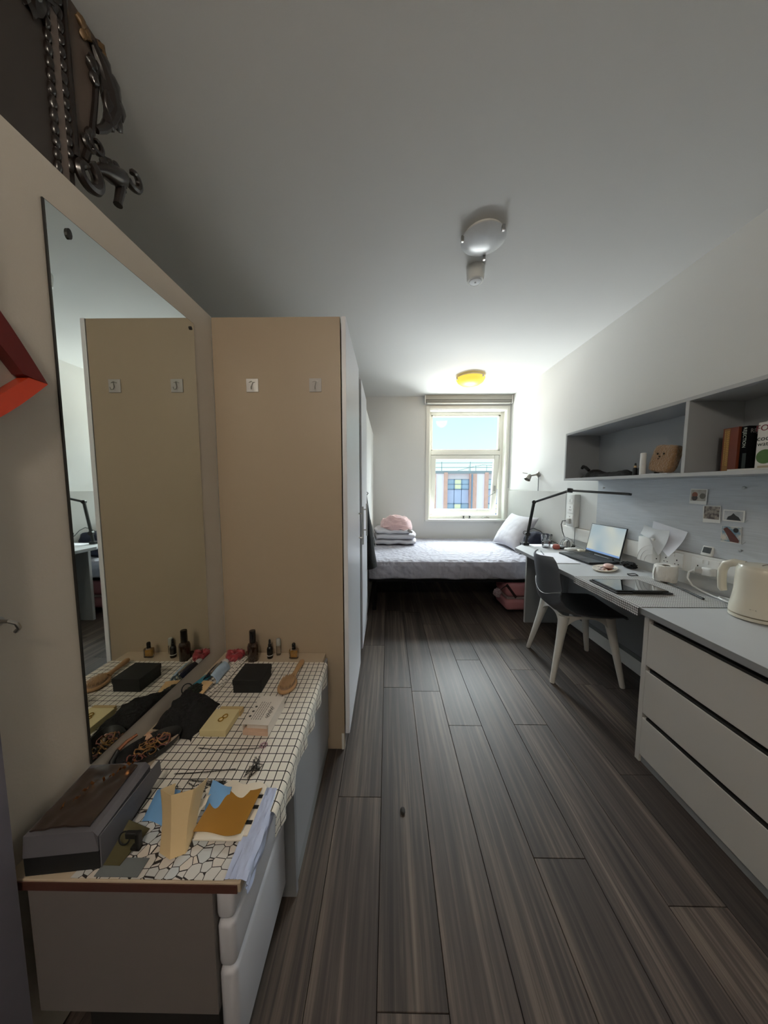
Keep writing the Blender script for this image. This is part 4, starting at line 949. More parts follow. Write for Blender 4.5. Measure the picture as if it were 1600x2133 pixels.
def bed_side():
    # coat at the foot of the bed
    t = thing('black_coat', (-.17, 3.0, .58), 'black coat hanging on the partition between wardrobe and bed', 'coat')
    def f(u, v):
        z = 1.245 - .70 * v; w = .02 + .16 * v ** .8; y = 2.86 + (u - .5) * 2 * w * .8 + .06 * v
        e = max(0, 1 - (2 * u - 1) ** 2) ** .5
        return (-.211 + (.008 + .092 * v) * e + .008 * wob((u * 3, v * 3, 0), 1, 2) * v, y, z)
    B().grid(f, 24, 30, .004).build('body', M_BLACKF, t, True, 80)
    B().tube([(-.205, 2.86, 1.235), (-.185, 2.862, 1.26), (-.205, 2.864, 1.275)], .004, 6).build('loop', M_BLACK, t, True)
    B().tube([(-.170, 2.93, 1.0), (-.140, 2.985, .84), (-.120, 3.02, .72)], .004, 6).build('zip', M_CHROME, t, True)
    # suitcase
    pk = mat('rose_polycarbonate', 'b87c80', 0.4, var=0.06, scale=5); dk = mat('maroon_strap', '2b1618', 0.6)
    t = thing('pink_suitcase', (1.42, 3.30, 0), 'dusty pink hard suitcase lying under the bed beside the desk panel', 'suitcase')
    B().box(1.235, 1.72, 3.085, 3.42, .022, .150, bev=.045, seg=5).build('lower_shell', pk, t, True, 60)
    B().box(1.235, 1.72, 3.085, 3.42, .168, .325, bev=.045, seg=5).build('upper_shell', pk, t, True, 60)
    B().box(1.245, 1.71, 3.092, 3.412, .148, .170, bev=.004).build('zip_band', mat('silver_pink_band', 'c9b3b0', 0.3, 0.5), t)
    B().prism([(1.225, 3.078, .300), (1.245, 3.078, .315), (1.345, 3.078, .180), (1.330, 3.078, .160)], (0, .012, 0)).build('strap', dk, t)
    for x in (1.30, 1.66):
        for y in (3.14, 3.37): B().lathe((x, y, 0), [(.012, 0), (.02, .006), (.02, .022), (.012, .03)], 14).build('foot', M_BLACK, t, True)
    B().blob((1.135, 3.070, .225), (.036, .032, .042), 4, .5, 9, seed=3).build('fur_pompom', mat('dusty_fur', '8d7478', 0.95, var=0.4, scale=60, bump=1, bscale=150, sheen=.6), t, True).lab('fluffy mauve pompom charm')
    B().tube([(1.160, 3.068, .250), (1.20, 3.066, .285), (1.25, 3.078, .300)], .004, 6).build('pompom_cord', M_BLACK, t, True)
bed_side()

# ------------------------------------------------------------------ ceiling fittings
def ceiling_things():
    opal = mat('opal_glass', 'c9cbcc', 0.25, var=0.12, scale=18)
    def light(c, r, label, lit):
        t = thing('ceiling_light', (c[0], c[1], ZC - .08), label, 'ceiling light', 'round ceiling lights')
        B().lathe((c[0], c[1], ZC - .030), [(r * .80, 0), (r * .86, .006), (r * .86, .0295)], 36).build('base', M_WHITE, t, True)
        g = mat('opal_glass_lit', 'c9a544', 0.4, emit='ffdc55', estr=0.85) if lit else opal
        dd = .085 if lit else .022
        prof = [(0, -dd), (r * .35, -dd * .95), (r * .65, -dd * .78), (r * .88, -dd * .48), (r * 1.0, -.006), (r * 1.0, -.001), (r * .86, -.003), (0, -.012)]
        B().lathe((c[0], c[1], ZC - (.028 if lit else .020)), prof, 40).build('glass_dome', g, t, True)
        for k in range(3):
            a = R(70 + 120 * k); x, y = c[0] + r * math.cos(a), c[1] + r * math.sin(a)
            B().box(x - .008, x + .008, y - .008, y + .008, ZC - .050, ZC - .022, bev=.003).build('clip', M_CHROME, t)
        if lit:
            l = bpy.data.lights.new('lamp_bulb', 'POINT'); l.energy = 4.0; l.color = (1.0, 0.58, 0.18); l.shadow_soft_size = r * .6
            o = bpy.data.objects.new('lamp_bulb', l); col.objects.link(o); o.location = (c[0], c[1], ZC - .125)
    light((.492, 1.685), .113, 'unlit round glass ceiling light near the smoke detector', False)
    light((.975, 3.700), .168, 'glowing yellow round ceiling light in front of the window', True)
    c = (.522, 1.925)
    t = thing('smoke_detector', (c[0], c[1], ZC - .08), 'white round smoke detector on the ceiling behind the unlit light', 'smoke detector')
    B().lathe((c[0], c[1], ZC - .078), [(.040, 0), (.047, .004), (.050, .020), (.053, .060), (.053, .078)], 32).build('body', M_WHITE, t, True)
    B().lathe((c[0], c[1], ZC - .0815), [(.006, 0), (.030, .0005), (.038, .003), (.038, .004)], 28).build('grille', mat('detector_face', 'cfd0d2', 0.5), t, True)
    B().tube([(c[0] + .034 * math.cos(a), c[1] + .034 * math.sin(a), ZC - .0800) for a in [2 * math.pi * i / 28 for i in range(28)]], .0018, 6, closed=True).build('ring', M_WHITE, t, True)
    B().lathe((c[0], c[1], ZC - .0845), [(0, 0), (.006, .001), (.006, .004)], 12).build('button', M_GREYD, t, True)
ceiling_things()

# ------------------------------------------------------------------ desk and drawers on the right
ZD = 0.75
def desk():
    t = thing('desk', (1.49, 1.7, 0), 'long light grey desk running along the right wall over the drawers', 'desk')
    B().prism([(1.196, .35, ZD - .028), (1.764, .35, ZD - .028), (1.764, 3.0, ZD - .028), (1.345, 3.0, ZD - .028), (1.196, 2.82, ZD - .028)], (0, 0, .028)).build('worktop', M_GREYP, t)
    B().box(1.1945, 1.1958, .35, 2.818, ZD - .0275, ZD - .0005).build('edge_band', mat('edge_grey', '86888a', 0.5), t)
    e = B().box(1.338, 1.764, 2.868, 2.892, 0.0, ZD - .0285, bev=.001).build('end_panel', M_GREYD, t)
    B().box(1.334, 1.3378, 2.868, 2.892, 0.0, ZD - .0285).build('edge_band', mat('pale_edge', 'a9a9a8', 0.5), e)
    B().box(1.742, 1.7615, 1.405, 2.866, .135, ZD - .0285).build('back_panel', mat('back_panel_grey', '85898c', 0.55, var=0.04), t)
    B().box(1.738, 1.7418, 1.405, 2.866, .118, .150).build('lower_rail', mat('rail_grey', '6b6e70', 0.5), t)
    t = thing('drawer_unit', (1.49, .9, 0), 'three-drawer warm grey unit under the near end of the desk', 'drawers')
    B().box(1.236, 1.76, .36, 1.395, .02, ZD - .0285).build('carcass', mat('drawer_carcass', '4a4845', 0.6), t)
    B().box(1.213, 1.235, 1.372, 1.397, .0, ZD - .0285, bev=.001).build('side_panel', M_DRAW, t)
    B().box(1.222, 1.235, .36, 1.371, .0, .035).build('plinth', M_GREYD, t)
    for z0, z1 in ((.040, .228), (.250, .462), (.486, .690)):
        d = B().box(1.211, 1.2345, .36, 1.370, z0, z1, bev=.0025).build('drawer', M_DRAW, t)
        B().box(1.214, 1.2345, .38, 1.350, z1 + .0004, z1 + .0105).build('finger_rail', M_DARK, d)
desk()

def wall_fittings():
    t = thing('wall_shelf', (1.63, 1.6, 1.372), 'grey open wall shelf with two compartments above the pinboard', 'shelf')
    x0, x1 = 1.495, 1.779; y0, y1 = .40, 2.600; th = .018
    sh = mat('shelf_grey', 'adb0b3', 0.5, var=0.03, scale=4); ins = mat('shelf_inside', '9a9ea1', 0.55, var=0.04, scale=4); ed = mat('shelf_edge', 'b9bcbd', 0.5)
    B().box(x0, x1, y0, y1, 1.372, 1.372 + th, bev=.001).build('bottom_board', sh, t)
    B().box(x0, x1, y0, y1, 1.744, 1.762, bev=.001).build('top_board', sh, t)
    B().box(x0, x1, y1 - th, y1, 1.3905, 1.7435).build('end_board', ins, t)
    B().box(x0, x1, y0, y0 + th, 1.3905, 1.7435).build('end_board', ins, t)
    B().box(x0, x1, 1.556, 1.556 + th, 1.3905, 1.7435).build('divider', ins, t)
    B().box(x1 - .012, x1 - .0005, y0 + th, y1 - th, 1.3905, 1.7435).build('back_board', ins, t)
    B().box(x0 - .0016, x0 - .0002, y0, y1, 1.3725, 1.3895).box(x0 - .0016, x0 - .0002, y0, y1, 1.7445, 1.7615).box(x0 - .0016, x0 - .0002, y1 - th, y1, 1.39, 1.744).box(x0 - .0016, x0 - .0002, 1.5565, 1.5735, 1.39, 1.744).build('edge_band', ed, t)
    pin = mat_fabric('blue_grey_hessian', 'c6ccd2')
    t = thing('pinboard', (1.775, 1.5, .935), 'blue-grey fabric pinboard between the desk and the shelf', 'pinboard')
    B().box(1.766, 1.7795, .40, 2.572, .940, 1.3715, bev=.0015).build('board', pin, t)
    B().box(1.770, 1.7795, 2.5725, 3.02, .940, 1.3715, bev=.001).build('white_wall_panel', mat('white_panel', 'd9dbd9', 0.5, var=0.02), None).tag('narrow white wall panel behind the tall socket tower', 'panel')
    t = thing('cable_trunking', (1.765, 1.6, .826), 'white cable trunking with double sockets along the wall over the desk', 'trunking')
    B().box(1.748, 1.7795, .40, 3.02, .826, .9385, bev=.003).build('channel', M_WHITE, t)
    fp = mat('socket_white', 'edeeec', 0.3, var=0.01)
    for k, yc in enumerate((1.850, 1.655, 1.20)):
        s = B().box(1.742, 1.7478, yc - .073, yc + .073, .838, .924, bev=.002).build('double_socket', fp, t)
        holes = B(); sw = B()
        for dy in (-.036, .036):
            for a, b_ in ((0, .022), (-.011, 0), (.011, 0)): holes.box(1.7412, 1.7421, yc + dy + a - .003, yc + dy + a + .003, .852 + b_, .852 + b_ + (.009 if a == 0 else .005))
            sw.box(1.7385, 1.7418, yc + dy * .42 - .006, yc + dy * .42 + .006, .898, .918, bev=.001)
        holes.build('pin_holes', M_DARK, s); sw.build('rocker_switch', fp, s)
    # plug-in white box with arcs
    t = thing('plug_in_box', (1.72, 1.99, .83), 'square white plug-in unit with curved ribs on the trunking behind the laptop', 'adapter')
    B().box(1.698, 1.7475, 1.933, 2.050, .828, .990, bev=.005).build('case', fp, t, True)
    for r_ in (.055, .085, .112):
        pts = [p for p in arc((1.6975, 1.936, .832), r_, 0, math.pi / 2, 14, (0, 1, 0), (0, 0, 1))]
        B().tube(pts, .0013, 6).build('rib', mat('rib_grey', 'cfcfcc', 0.4), t)
    for z in (.86, .95): B().lathe((0, 0, 0), [(.004, 0), (.004, .0008), (0, .001)], 10).xf(Matrix.Translation((1.725, 1.9328, z)) @ align((0, -1, 0))).build('screw', M_DARK, t)
    # plug with lead for the kettle
    t = thing('kettle_plug', (1.72, 1.63, .85), 'white moulded plug in the right-hand socket with its lead', 'plug')
    B().box(1.706, 1.7412, 1.588, 1.640, .842, .886, bev=.007, seg=3).build('body', fp, t, True)
    B().lathe((0, 0, 0), [(.021, 0), (.023, .006), (.020, .030), (.010, .036), (0, .037)], 18).xf(Matrix.Translation((1.722, 1.640, .862)) @ align((-.5, .75, 0))).build('collar', mat('plug_grey', 'c3c3c0', 0.4), t, True)
    B().tube([(1.702, 1.668, .860), (1.690, 1.685, .845), (1.685, 1.685, .81), (1.690, 1.660, .775), (1.690, 1.60, .760), (1.68, 1.54, .757), (1.675, 1.50, .757), (1.69, 1.475, .757), (1.71, 1.48, .757), (1.712, 1.51, .758), (1.695, 1.525, .760), (1.67, 1.505, .762), (1.655, 1.47, .762), (1.66, 1.43, .760), (1.66, 1.40, .758)], .0045, 8).build('lead', fp, t, True)
    # socket tower
    t = thing('socket_tower', (1.745, 2.855, .925), 'tall white socket tower on the wall beside the desk lamp', 'power socket')
    B().box(1.715, 1.7695, 2.800, 2.912, .945, 1.250, bev=.006).build('case', mat('tower_white', 'd8d8d4', 0.4, var=0.02), t, True)
    for z in (.985, 1.075):
        s = B().box(1.7125, 1.7148, 2.812, 2.900, z, z + .080, bev=.001).build('outlet', fp, t)
        h = B()
        for dy, dz in ((0, .05), (-.012, .024), (.012, .024)): h.box(1.7118, 1.7126, 2.856 + dy - .0035, 2.856 + dy + .0035, z + dz, z + dz + .010)
        h.build('pin_holes', M_DARK, s)
    B().box(1.7128, 1.7148, 2.826, 2.842, 1.178, 1.205, bev=.001).box(1.7128, 1.7148, 2.868, 2.884, 1.178, 1.205, bev=.001).build('switch', fp, t)
    B().box(1.690, 1.7122, 2.832, 2.884, .975, 1.025, bev=.006).build('plug', mat('plug_grey', 'c3c3c0', 0.4), t, True)
    B().tube([(1.690, 2.875, 1.0), (1.672, 2.90, .995), (1.665, 2.905, .96), (1.670, 2.89, .90), (1.67, 2.86, .855), (1.655, 2.80, .84), (1.645, 2.76, .835)], .004, 8).build('lead', M_BLACK, t, True)
    B().tube([(1.742, 2.815, .945), (1.740, 2.812, .85), (1.735, 2.80, .765)], .0035, 6).build('lead', M_GREYD, t, True)
    # chrome spot lamp
    c = Vector((1.7695, 3.60, 1.462))
    t = thing('wall_spot_lamp', c, 'small chrome spot lamp on the wall above the pillow', 'wall lamp')
    B().lathe((0, 0, 0), [(.036, 0), (.036, .010), (.020, .022), (0, .024)], 22).xf(Matrix.Translation(c) @ align((-1, 0, 0))).build('wall_plate', mat('aged_chrome', '8d8a84', 0.3, 0.9, var=.1, scale=30), t, True)
    B().tube([c + Vector((-.02, 0, 0)), c + Vector((-.055, .0, -.006)), c + Vector((-.085, .01, -.012))], .009, 10).build('arm', mat('aged_chrome', '8d8a84', 0.3, 0.9, var=.1, scale=30), t, True)
    B().lathe((0, 0, 0), [(.012, -.03), (.022, -.02), (.028, .0), (.036, .045), (.033, .045), (.02, .0), (0, -.005)], 22).xf(Matrix.Translation(c + Vector((-.105, .01, -.022))) @ align((-.55, -.2, -.8))).build('shade', mat('aged_chrome', '8d8a84', 0.3, 0.9, var=.1, scale=30), t, True)
    B().tube([c + Vector((-.125, .01, .014)), c + Vector((-.185, .0, .022))], .004, 8).build('switch_rod', mat('aged_chrome', '8d8a84', 0.3, 0.9, var=.1, scale=30), t, True)
    B().box(c.x - .008, c.x - .0005, c.y - .018, c.y - .006, 1.272, c.z - .03, bev=.002).build('cable_cover', M_GREYD, t)
wall_fittings()

def pinned():
    pins = mat('steel_pin', '9a9a9a', 0.3, 0.8)
    for i, (y, z) in enumerate(((2.491, 1.312), (1.517, 1.315), (2.498, 1.002), (1.507, 1.003))):
        lb = ('pin at the top far corner of the pinboard', 'large steel pin high on the near part of the pinboard', 'pin low at the far corner beside the laptop', 'pin low on the board under the photo prints')[i]
        B().lathe((0, 0, 0), [(.0035, 0), (.0035, .006), (.006, .008), (.0075, .010), (.0075, .013), (0, .015)], 12).xf(Matrix.Translation((1.7655, y, z)) @ align((-1, 0, 0))).build('push_pin', pins, None, True).tag(lb, 'pin', 'pins on the pinboard')
    def bl(name, c1, c2, sc, t, y0, y1, z0, z1, x):
        m = bpy.data.materials.new(name); m.use_nodes = True; nt = m.node_tree; b = nt.nodes['Principled BSDF']; b.inputs['Roughness'].default_value = .35
        tc = nt.nodes.new('ShaderNodeTexCoord'); n = nt.nodes.new('ShaderNodeTexNoise'); n.inputs['Scale'].default_value = sc; n.inputs['Detail'].default_value = 4; nt.links.new(tc.outputs['Object'], n.inputs['Vector'])
        cr = nt.nodes.new('ShaderNodeValToRGB'); e = cr.color_ramp.elements; e[0].position = .40; e[0].color = lin(c1); e[1].position = .58; e[1].color = lin(c2); nt.links.new(n.outputs['Fac'], cr.inputs[0]); nt.links.new(cr.outputs[0], b.inputs['Base Color'])
        return B().box(x - .0004, x, y0, y1, z0, z1).build('picture', m, t)
    wp = mat('photo_paper', 'e4e4e0', 0.4, var=0.02)
    X = 1.7605
    # food print
    t = thing('food_photo', (X, 1.738, 1.225), 'instant print of two dishes with a white lower border, topmost on the pinboard', 'photo')
    B().box(X, X + .0008, 1.692, 1.786, 1.222, 1.308, M=rotax((X, 1.74, 1.26), R(2), 'X')).build('print', wp, t)
    bl('food_table', 'b9b3a8', 'a39c92', 30, t, 1.698, 1.781, 1.240, 1.303, X - .0002)
    for yy, zz, c in ((1.758, 1.274, '8a4a2c'), (1.758, 1.257, '3a2a22'), (1.715, 1.268, '6a6458')):
        B().lathe((0, 0, 0), [(.016, 0), (.016, .0006), (0, .0007)], 16).xf(Matrix.Translation((X - .0006, yy, zz)) @ align((-1, 0, 0))).build('dish', mat('dish_' + c, c, 0.5, var=.4, scale=200), t)
    t = thing('group_photo', (X, 1.66, 1.127), 'dark instant print with brown and white figures, below the food print', 'photo')
    B().box(X, X + .0008, 1.617, 1.705, 1.125, 1.218, M=rotax((X, 1.66, 1.17), R(-3), 'X')).build('print', wp, t)
    bl('brown_scene', '3a2620', '8f8578', 60, t, 1.622, 1.700, 1.145, 1.213, X - .0002)
    t = thing('grey_photo', (X, 1.556, 1.145), 'landscape black and white print with a dark seated shape', 'photo')
    B().box(X, X + .0008, 1.507, 1.605, 1.143, 1.202).build('print', wp, t)
    bl('grey_wall', 'a5a8aa', 'bfc1c2', 20, t, 1.514, 1.598, 1.150, 1.196, X - .0002)
    B().prism([(X - .0006, 1.585, 1.150), (X - .0006, 1.520, 1.150), (X - .0006, 1.532, 1.168), (X - .0006, 1.546, 1.176), (X - .0006, 1.556, 1.186), (X - .0006, 1.566, 1.174), (X - .0006, 1.580, 1.166)], (-.0005, 0, 0)).build('dark_figure', mat('near_black_print', '18181a', 0.5, var=.3, scale=100), t)
    t = thing('sunset_photo', (X, 1.56, 1.038), 'square print with a reddish-brown shape on a pale ground, lowest on the pinboard', 'photo')
    B().box(X, X + .0008, 1.514, 1.606, 1.034, 1.118, M=rotax((X, 1.56, 1.08), R(-2), 'X')).build('print', wp, t)
    bl('blue_beige', '6f8ea0', 'd6cfc4', 25, t, 1.516, 1.604, 1.037, 1.116, X - .0002)
    B().prism([(X - .0006, 1.596, 1.100), (X - .0006, 1.580, 1.112), (X - .0006, 1.560, 1.096), (X - .0006, 1.540, 1.075), (X - .0006, 1.520, 1.050), (X - .0006, 1.522, 1.038), (X - .0006, 1.560, 1.040), (X - .0006, 1.570, 1.060), (X - .0006, 1.585, 1.085)], (-.0005, 0, 0)).build('red_figure', mat('red_brown_print', '5e2a20', 0.5, var=.4, scale=80), t)
    B().lathe((0, 0, 0), [(.012, 0), (.012, .0005), (0, .0006)], 14).xf(Matrix.Translation((X - .0006, 1.538, 1.100)) @ align((-1, 0, 0))).build('dark_round', mat('near_black_print', '18181a', 0.5), t)
    for i, (y, z, a) in enumerate(((1.51, 1.146, 30), (1.51, 1.035, 35))):
        B().tube([(1.7635, y, z), (1.755, y - .025 * math.cos(R(a)), z + .025 * math.sin(R(a)))], .0018, 6).build('needle_pin', mat('clear_needle', 'c9d0d3', 0.3), None).tag(('clear needle pin beside the black and white print', 'clear needle pin at the lower corner of the reddish print')[i], 'pin', 'pins on the pinboard')
    # papers
    pp = mat('white_paper', 'e6e8f0', 0.7, var=0.02); pt = mat('tracing_paper', 'c9ccce', 0.6, var=0.03)
    def p1(u, v):
        y = 2.012 - .235 * u; z = 1.095 - .040 * u - v * (.10 + .075 * u)
        return (1.757 - .055 * v * v * (.3 + .7 * u) - .02 * v * u, y + .03 * v * u, z + .02 * v * u)
    B().grid(p1, 16, 16, .0006).build('pinned_sheet', pp, None, True).tag('white sheet pinned to the board and curling outward', 'paper')
    def p2(u, v):
        y = 2.060 - .20 * u; z = 1.066 - .012 * u - v * (.062 + .095 * max(0, (u - .5) / .5))
        return (1.744 - .052 * v * v * (.5 + u) * .75 - .006 - .01 * u, y, z - .012 * math.sin(u * 3))
    B().grid(p2, 16, 16, .0006).build('tracing_sheet', pt, None, True).tag('thin greyish sheet curling over the plug-in unit', 'paper')
    # clock
    c = Vector((1.757, 1.665, .9392))
    t = thing('digital_clock', c, 'tiny white digital clock standing on the trunking', 'clock')
    Mt = rotax(c, R(14), 'Y')
    B().box(c.x - .006, c.x + .006, c.y - .029, c.y + .029, c.z + .001, c.z + .056, bev=.004, M=Mt).build('case', M_WHITE, t, True)
    B().box(c.x - .0072, c.x - .0061, c.y - .021, c.y + .021, c.z + .016, c.z + .048, M=Mt).build('display', mat('lcd_dark', '2e3438', 0.3), t)
pinned()

def shelf_things():
    zb = 1.3902
    # dark fabric heap
    t = thing('black_scarf', (1.60, 2.25, zb), 'black knitted scarf heaped at the far end of the shelf', 'scarf')
    def f(u, v):
        y = 2.46 - .48 * u; x = 1.53 + .13 * v
        e = max(0, math.sin(math.pi * v)) ** .5 * max(0, math.sin(math.pi * min(1, max(0, u)))) ** .4
        h = .030 + .045 * math.exp(-((u - .18) / .14) ** 2) + .022 * math.exp(-((u - .85) / .15) ** 2)
        return (x + .01 * wob((u * 4, v, 0), 1, 2), y, zb + .001 + e * (h + .014 * wob((u * 6, v * 3, 0), 1, 2)))
    B().grid(f, 50, 20, .002).build('heap', M_BLACKF, t, True, 80)
    B().tube([(1.54, 2.44, zb + .075), (1.54, 2.425, zb + .088), (1.545, 2.40, zb + .080), (1.55, 2.37, zb + .055)], [.010, .013, .012, .012], 8).build('loose_end', M_BLACKF, t, True)
    bk = mat('serum_black', '141214', 0.3); wd = mat('bamboo_collar', 'b79a72', 0.5)
    for i, (x, y, lb) in enumerate(((1.565, 1.950, 'dark dropper bottle with a tan collar, first beside the scarf'), (1.572, 1.918, 'dark dropper bottle with a tan collar, just left of the white tube'), (1.61, 1.845, 'dark dropper bottle partly hidden behind the white tube and plush'))):
        t = thing('serum_bottle', (x, y, zb), lb, 'bottle', 'serum bottles on the shelf')
        B().lathe((x, y, zb), [(.012, 0), (.013, .002), (.013, .045), (.009, .050)], 18).build('body', bk, t, True)
        B().lathe((x, y, zb + .0505), [(.0085, 0), (.0085, .012)], 14).build('collar', wd, t, True)
        B().lathe((x, y, zb + .0627), [(.006, 0), (.0055, .012), (.003, .016), (0, .0165)], 12).build('bulb', M_BLACK, t, True)
    t = thing('white_tube', (1.560, 1.888, zb), 'tall white cosmetic tube standing on the shelf', 'tube')
    B().lathe((1.560, 1.888, zb), [(.0145, 0), (.0155, .002), (.0155, .060)], 22).build('body', M_WHITE, t, True)
    B().lathe((1.560, 1.888, zb + .0602), [(.0148, 0), (.0148, .002), (.0155, .003), (.0152, .072), (.013, .075), (0, .076)], 22).build('cap', mat('white_cap', 'f0f0ee', 0.3), t, True)
    # tray below plush
    B().box(1.53, 1.66, 1.69, 1.87, zb + .0005, zb + .006, bev=.002).build('notebook', mat('pale_cover', 'd2d2d6', 0.5), None).tag('thin pale notebook under the square plush', 'notebook')
    t = thing('square_plush', (1.60, 1.785, zb + .0065), 'square tan plush toy with dot eyes leaning on the shelf', 'plush toy')
    ft = mat('tan_teddy', '93704a', 0.95, var=0.35, scale=90, bump=1.0, bscale=120, sheen=.5)
    b = B(); b.blob((0, 0, 0), (.026, .076, .078), 5, .05, 6, p=5.5, seed=1)
    Mx = Matrix.Translation((1.600, 1.785, zb + .090)) @ Matrix.Rotation(R(10), 4, 'Y') @ Matrix.Rotation(R(8), 4, 'X')
    b.xf(Mx).build('body', ft, t, True, 80)
    ey = mat('bead_black', '120d0b', 0.2)
    for dy, dz, r_ in ((.030, .024, .0055), (-.012, .026, .0055), (.010, .008, .005)):
        B().blob(Mx @ Vector((-.0275, dy, dz)), (.004, r_, r_), 2, 0).build('eye' if dz > .02 else 'nose', ey, t, True)
    B().tube([Mx @ Vector(p) for p in ((-.027, .018, -.002), (-.028, .012, -.006), (-.027, .008, -.001))], .0015, 6).build('mouth', ey, t, True)
    # books
    def book(name, x0, x1, y0, y1, z1, cov, label, spine_text=None, sc=None, face=None):
        t = thing(name, ((x0 + x1) / 2, (y0 + y1) / 2, zb), label, 'book')
        B().box(x0, x1, y1 - .0025, y1, zb + .0005, z1, bev=.0006).box(x0, x1, y0, y0 + .0025, zb + .0005, z1, bev=.0006).box(x0 - .002, x0 + .002, y0, y1, zb + .0005, z1, bev=.0008).build('cover', cov, t)
        B().box(x0 + .002, x1 - .004, y0 + .0027, y1 - .0027, zb + .003, z1 - .004).build('pages', mat('book_pages', 'cdbf9f', 0.9), t)
        return t
    rb = mat('red_brown_cover', '6e3320', 0.45, var=0.12, scale=30); gold = mat('gilt_print', 'b08a4a', 0.4, 0.2)
    t = book('thick_book', 1.590, 1.740, 1.415, 1.478, 1.592, rb, 'thick red-brown book with gold lettering on its spine')
    B().box(1.5868, 1.5878, 1.448, 1.471, zb + .004, 1.588).build('spine_panel', mat('tan_spine', '8d6a3c', 0.5, var=.15), t)
    rnd = random.Random(6); gl = B()
    for yy in (1.466, 1.4575, 1.452):
        z = 1.578
        while z > 1.42:
            h_ = rnd.uniform(.004, .009); gl.box(1.5860, 1.5868, yy - .0022, yy + .0022, z - h_, z); z -= h_ + .0028
    gl.build('spine_lettering', gold, t)
    dg = mat('dark_green_spine', '12211a', 0.4); bkc = mat('black_cover', '0a0b0f', 0.85, spec=.15)
    t = book('black_book', 1.600, 1.738, 1.385, 1.412, 1.590, bkc, 'black book with grey capitals across its cover, standing next to the carton')
    text_part('cover_title', 'REJECTION', .0255, (1.606, 1.3846, 1.560), (1, 0, 0), (0, 0, 1), mat('grey_lettering', '8f8d88', 0.5), t)
    text_part('spine_title', 'REJECTION', .018, (1.5976, 1.404, 1.585), (0, 0, -1), (0, -1, 0), mat('pale_lettering', 'b9c4b8', 0.5), t)
    B().box(1.5972, 1.5979, 1.386, 1.400, zb + .004, 1.47).build('green_spine_foot', dg, t)
    # coconut water carton
    t = thing('coconut_carton', (1.64, 1.27, zb), 'white coconut water carton with a green coconut picture on the shelf', 'carton')
    wc = mat('carton_white', 'dcdad4', 0.45, var=0.03)
    x0, x1, y0, y1 = 1.598, 1.668, 1.19, 1.352
    B().box(x0, x1, y0, y1, zb + .0005, zb + .205, bev=.003).build('pack', wc, t)
    B().prism([(x0 + .004, y0 + .01, zb + .205), (x1 - .004, y0 + .01, zb + .205), (x0 + .038, y0 + .01, zb + .232), (x0 + .032, y0 + .01, zb + .232)], (0, y1 - y0 - .035, 0)).build('gable', wc, t)
    text_part('brand', 'FOCO', .036, (x0 - .0006, y1 + .010 - .003, zb + .168), (0, -1, 0), (0, 0, 1), mat('maroon_print', '7c2c34', 0.5), t)
    text_part('product', 'coconut', .030, (x0 - .0006, y1 - .001, zb + .126), (0, -1, 0), (0, 0, 1), mat('dark_print', '22302a', 0.5), t)
    text_part('product', 'water', .026, (x0 - .0006, y1 - .004, zb + .104), (0, -1, 0), (0, 0, 1), mat('dark_print', '22302a', 0.5), t)
    B().lathe((0, 0, 0), [(.030, 0), (.030, .0006), (.02, .0012), (0, .0014)], 28).xf(Matrix.Translation((x0 - .0004, 1.318, zb + .058)) @ align((-1, 0, 0))).build('coconut_print', mat('coconut_green', '4a6e34', 0.5, var=.4, scale=25), t, True)
    B().box(x0 - .0008, x0 - .0002, 1.20, 1.34, zb + .008, zb + .020).build('beige_band', mat('beige_print', 'b3a58e', 0.6), t)
    B().box(1.535, 1.59, 1.22, 1.40, zb + .0005, zb + .008, bev=.001).build('loose_cards', mat('card_white', 'cfcfca', 0.6), None).tag('flat white card lying in front of the carton on the shelf', 'card')
shelf_things()

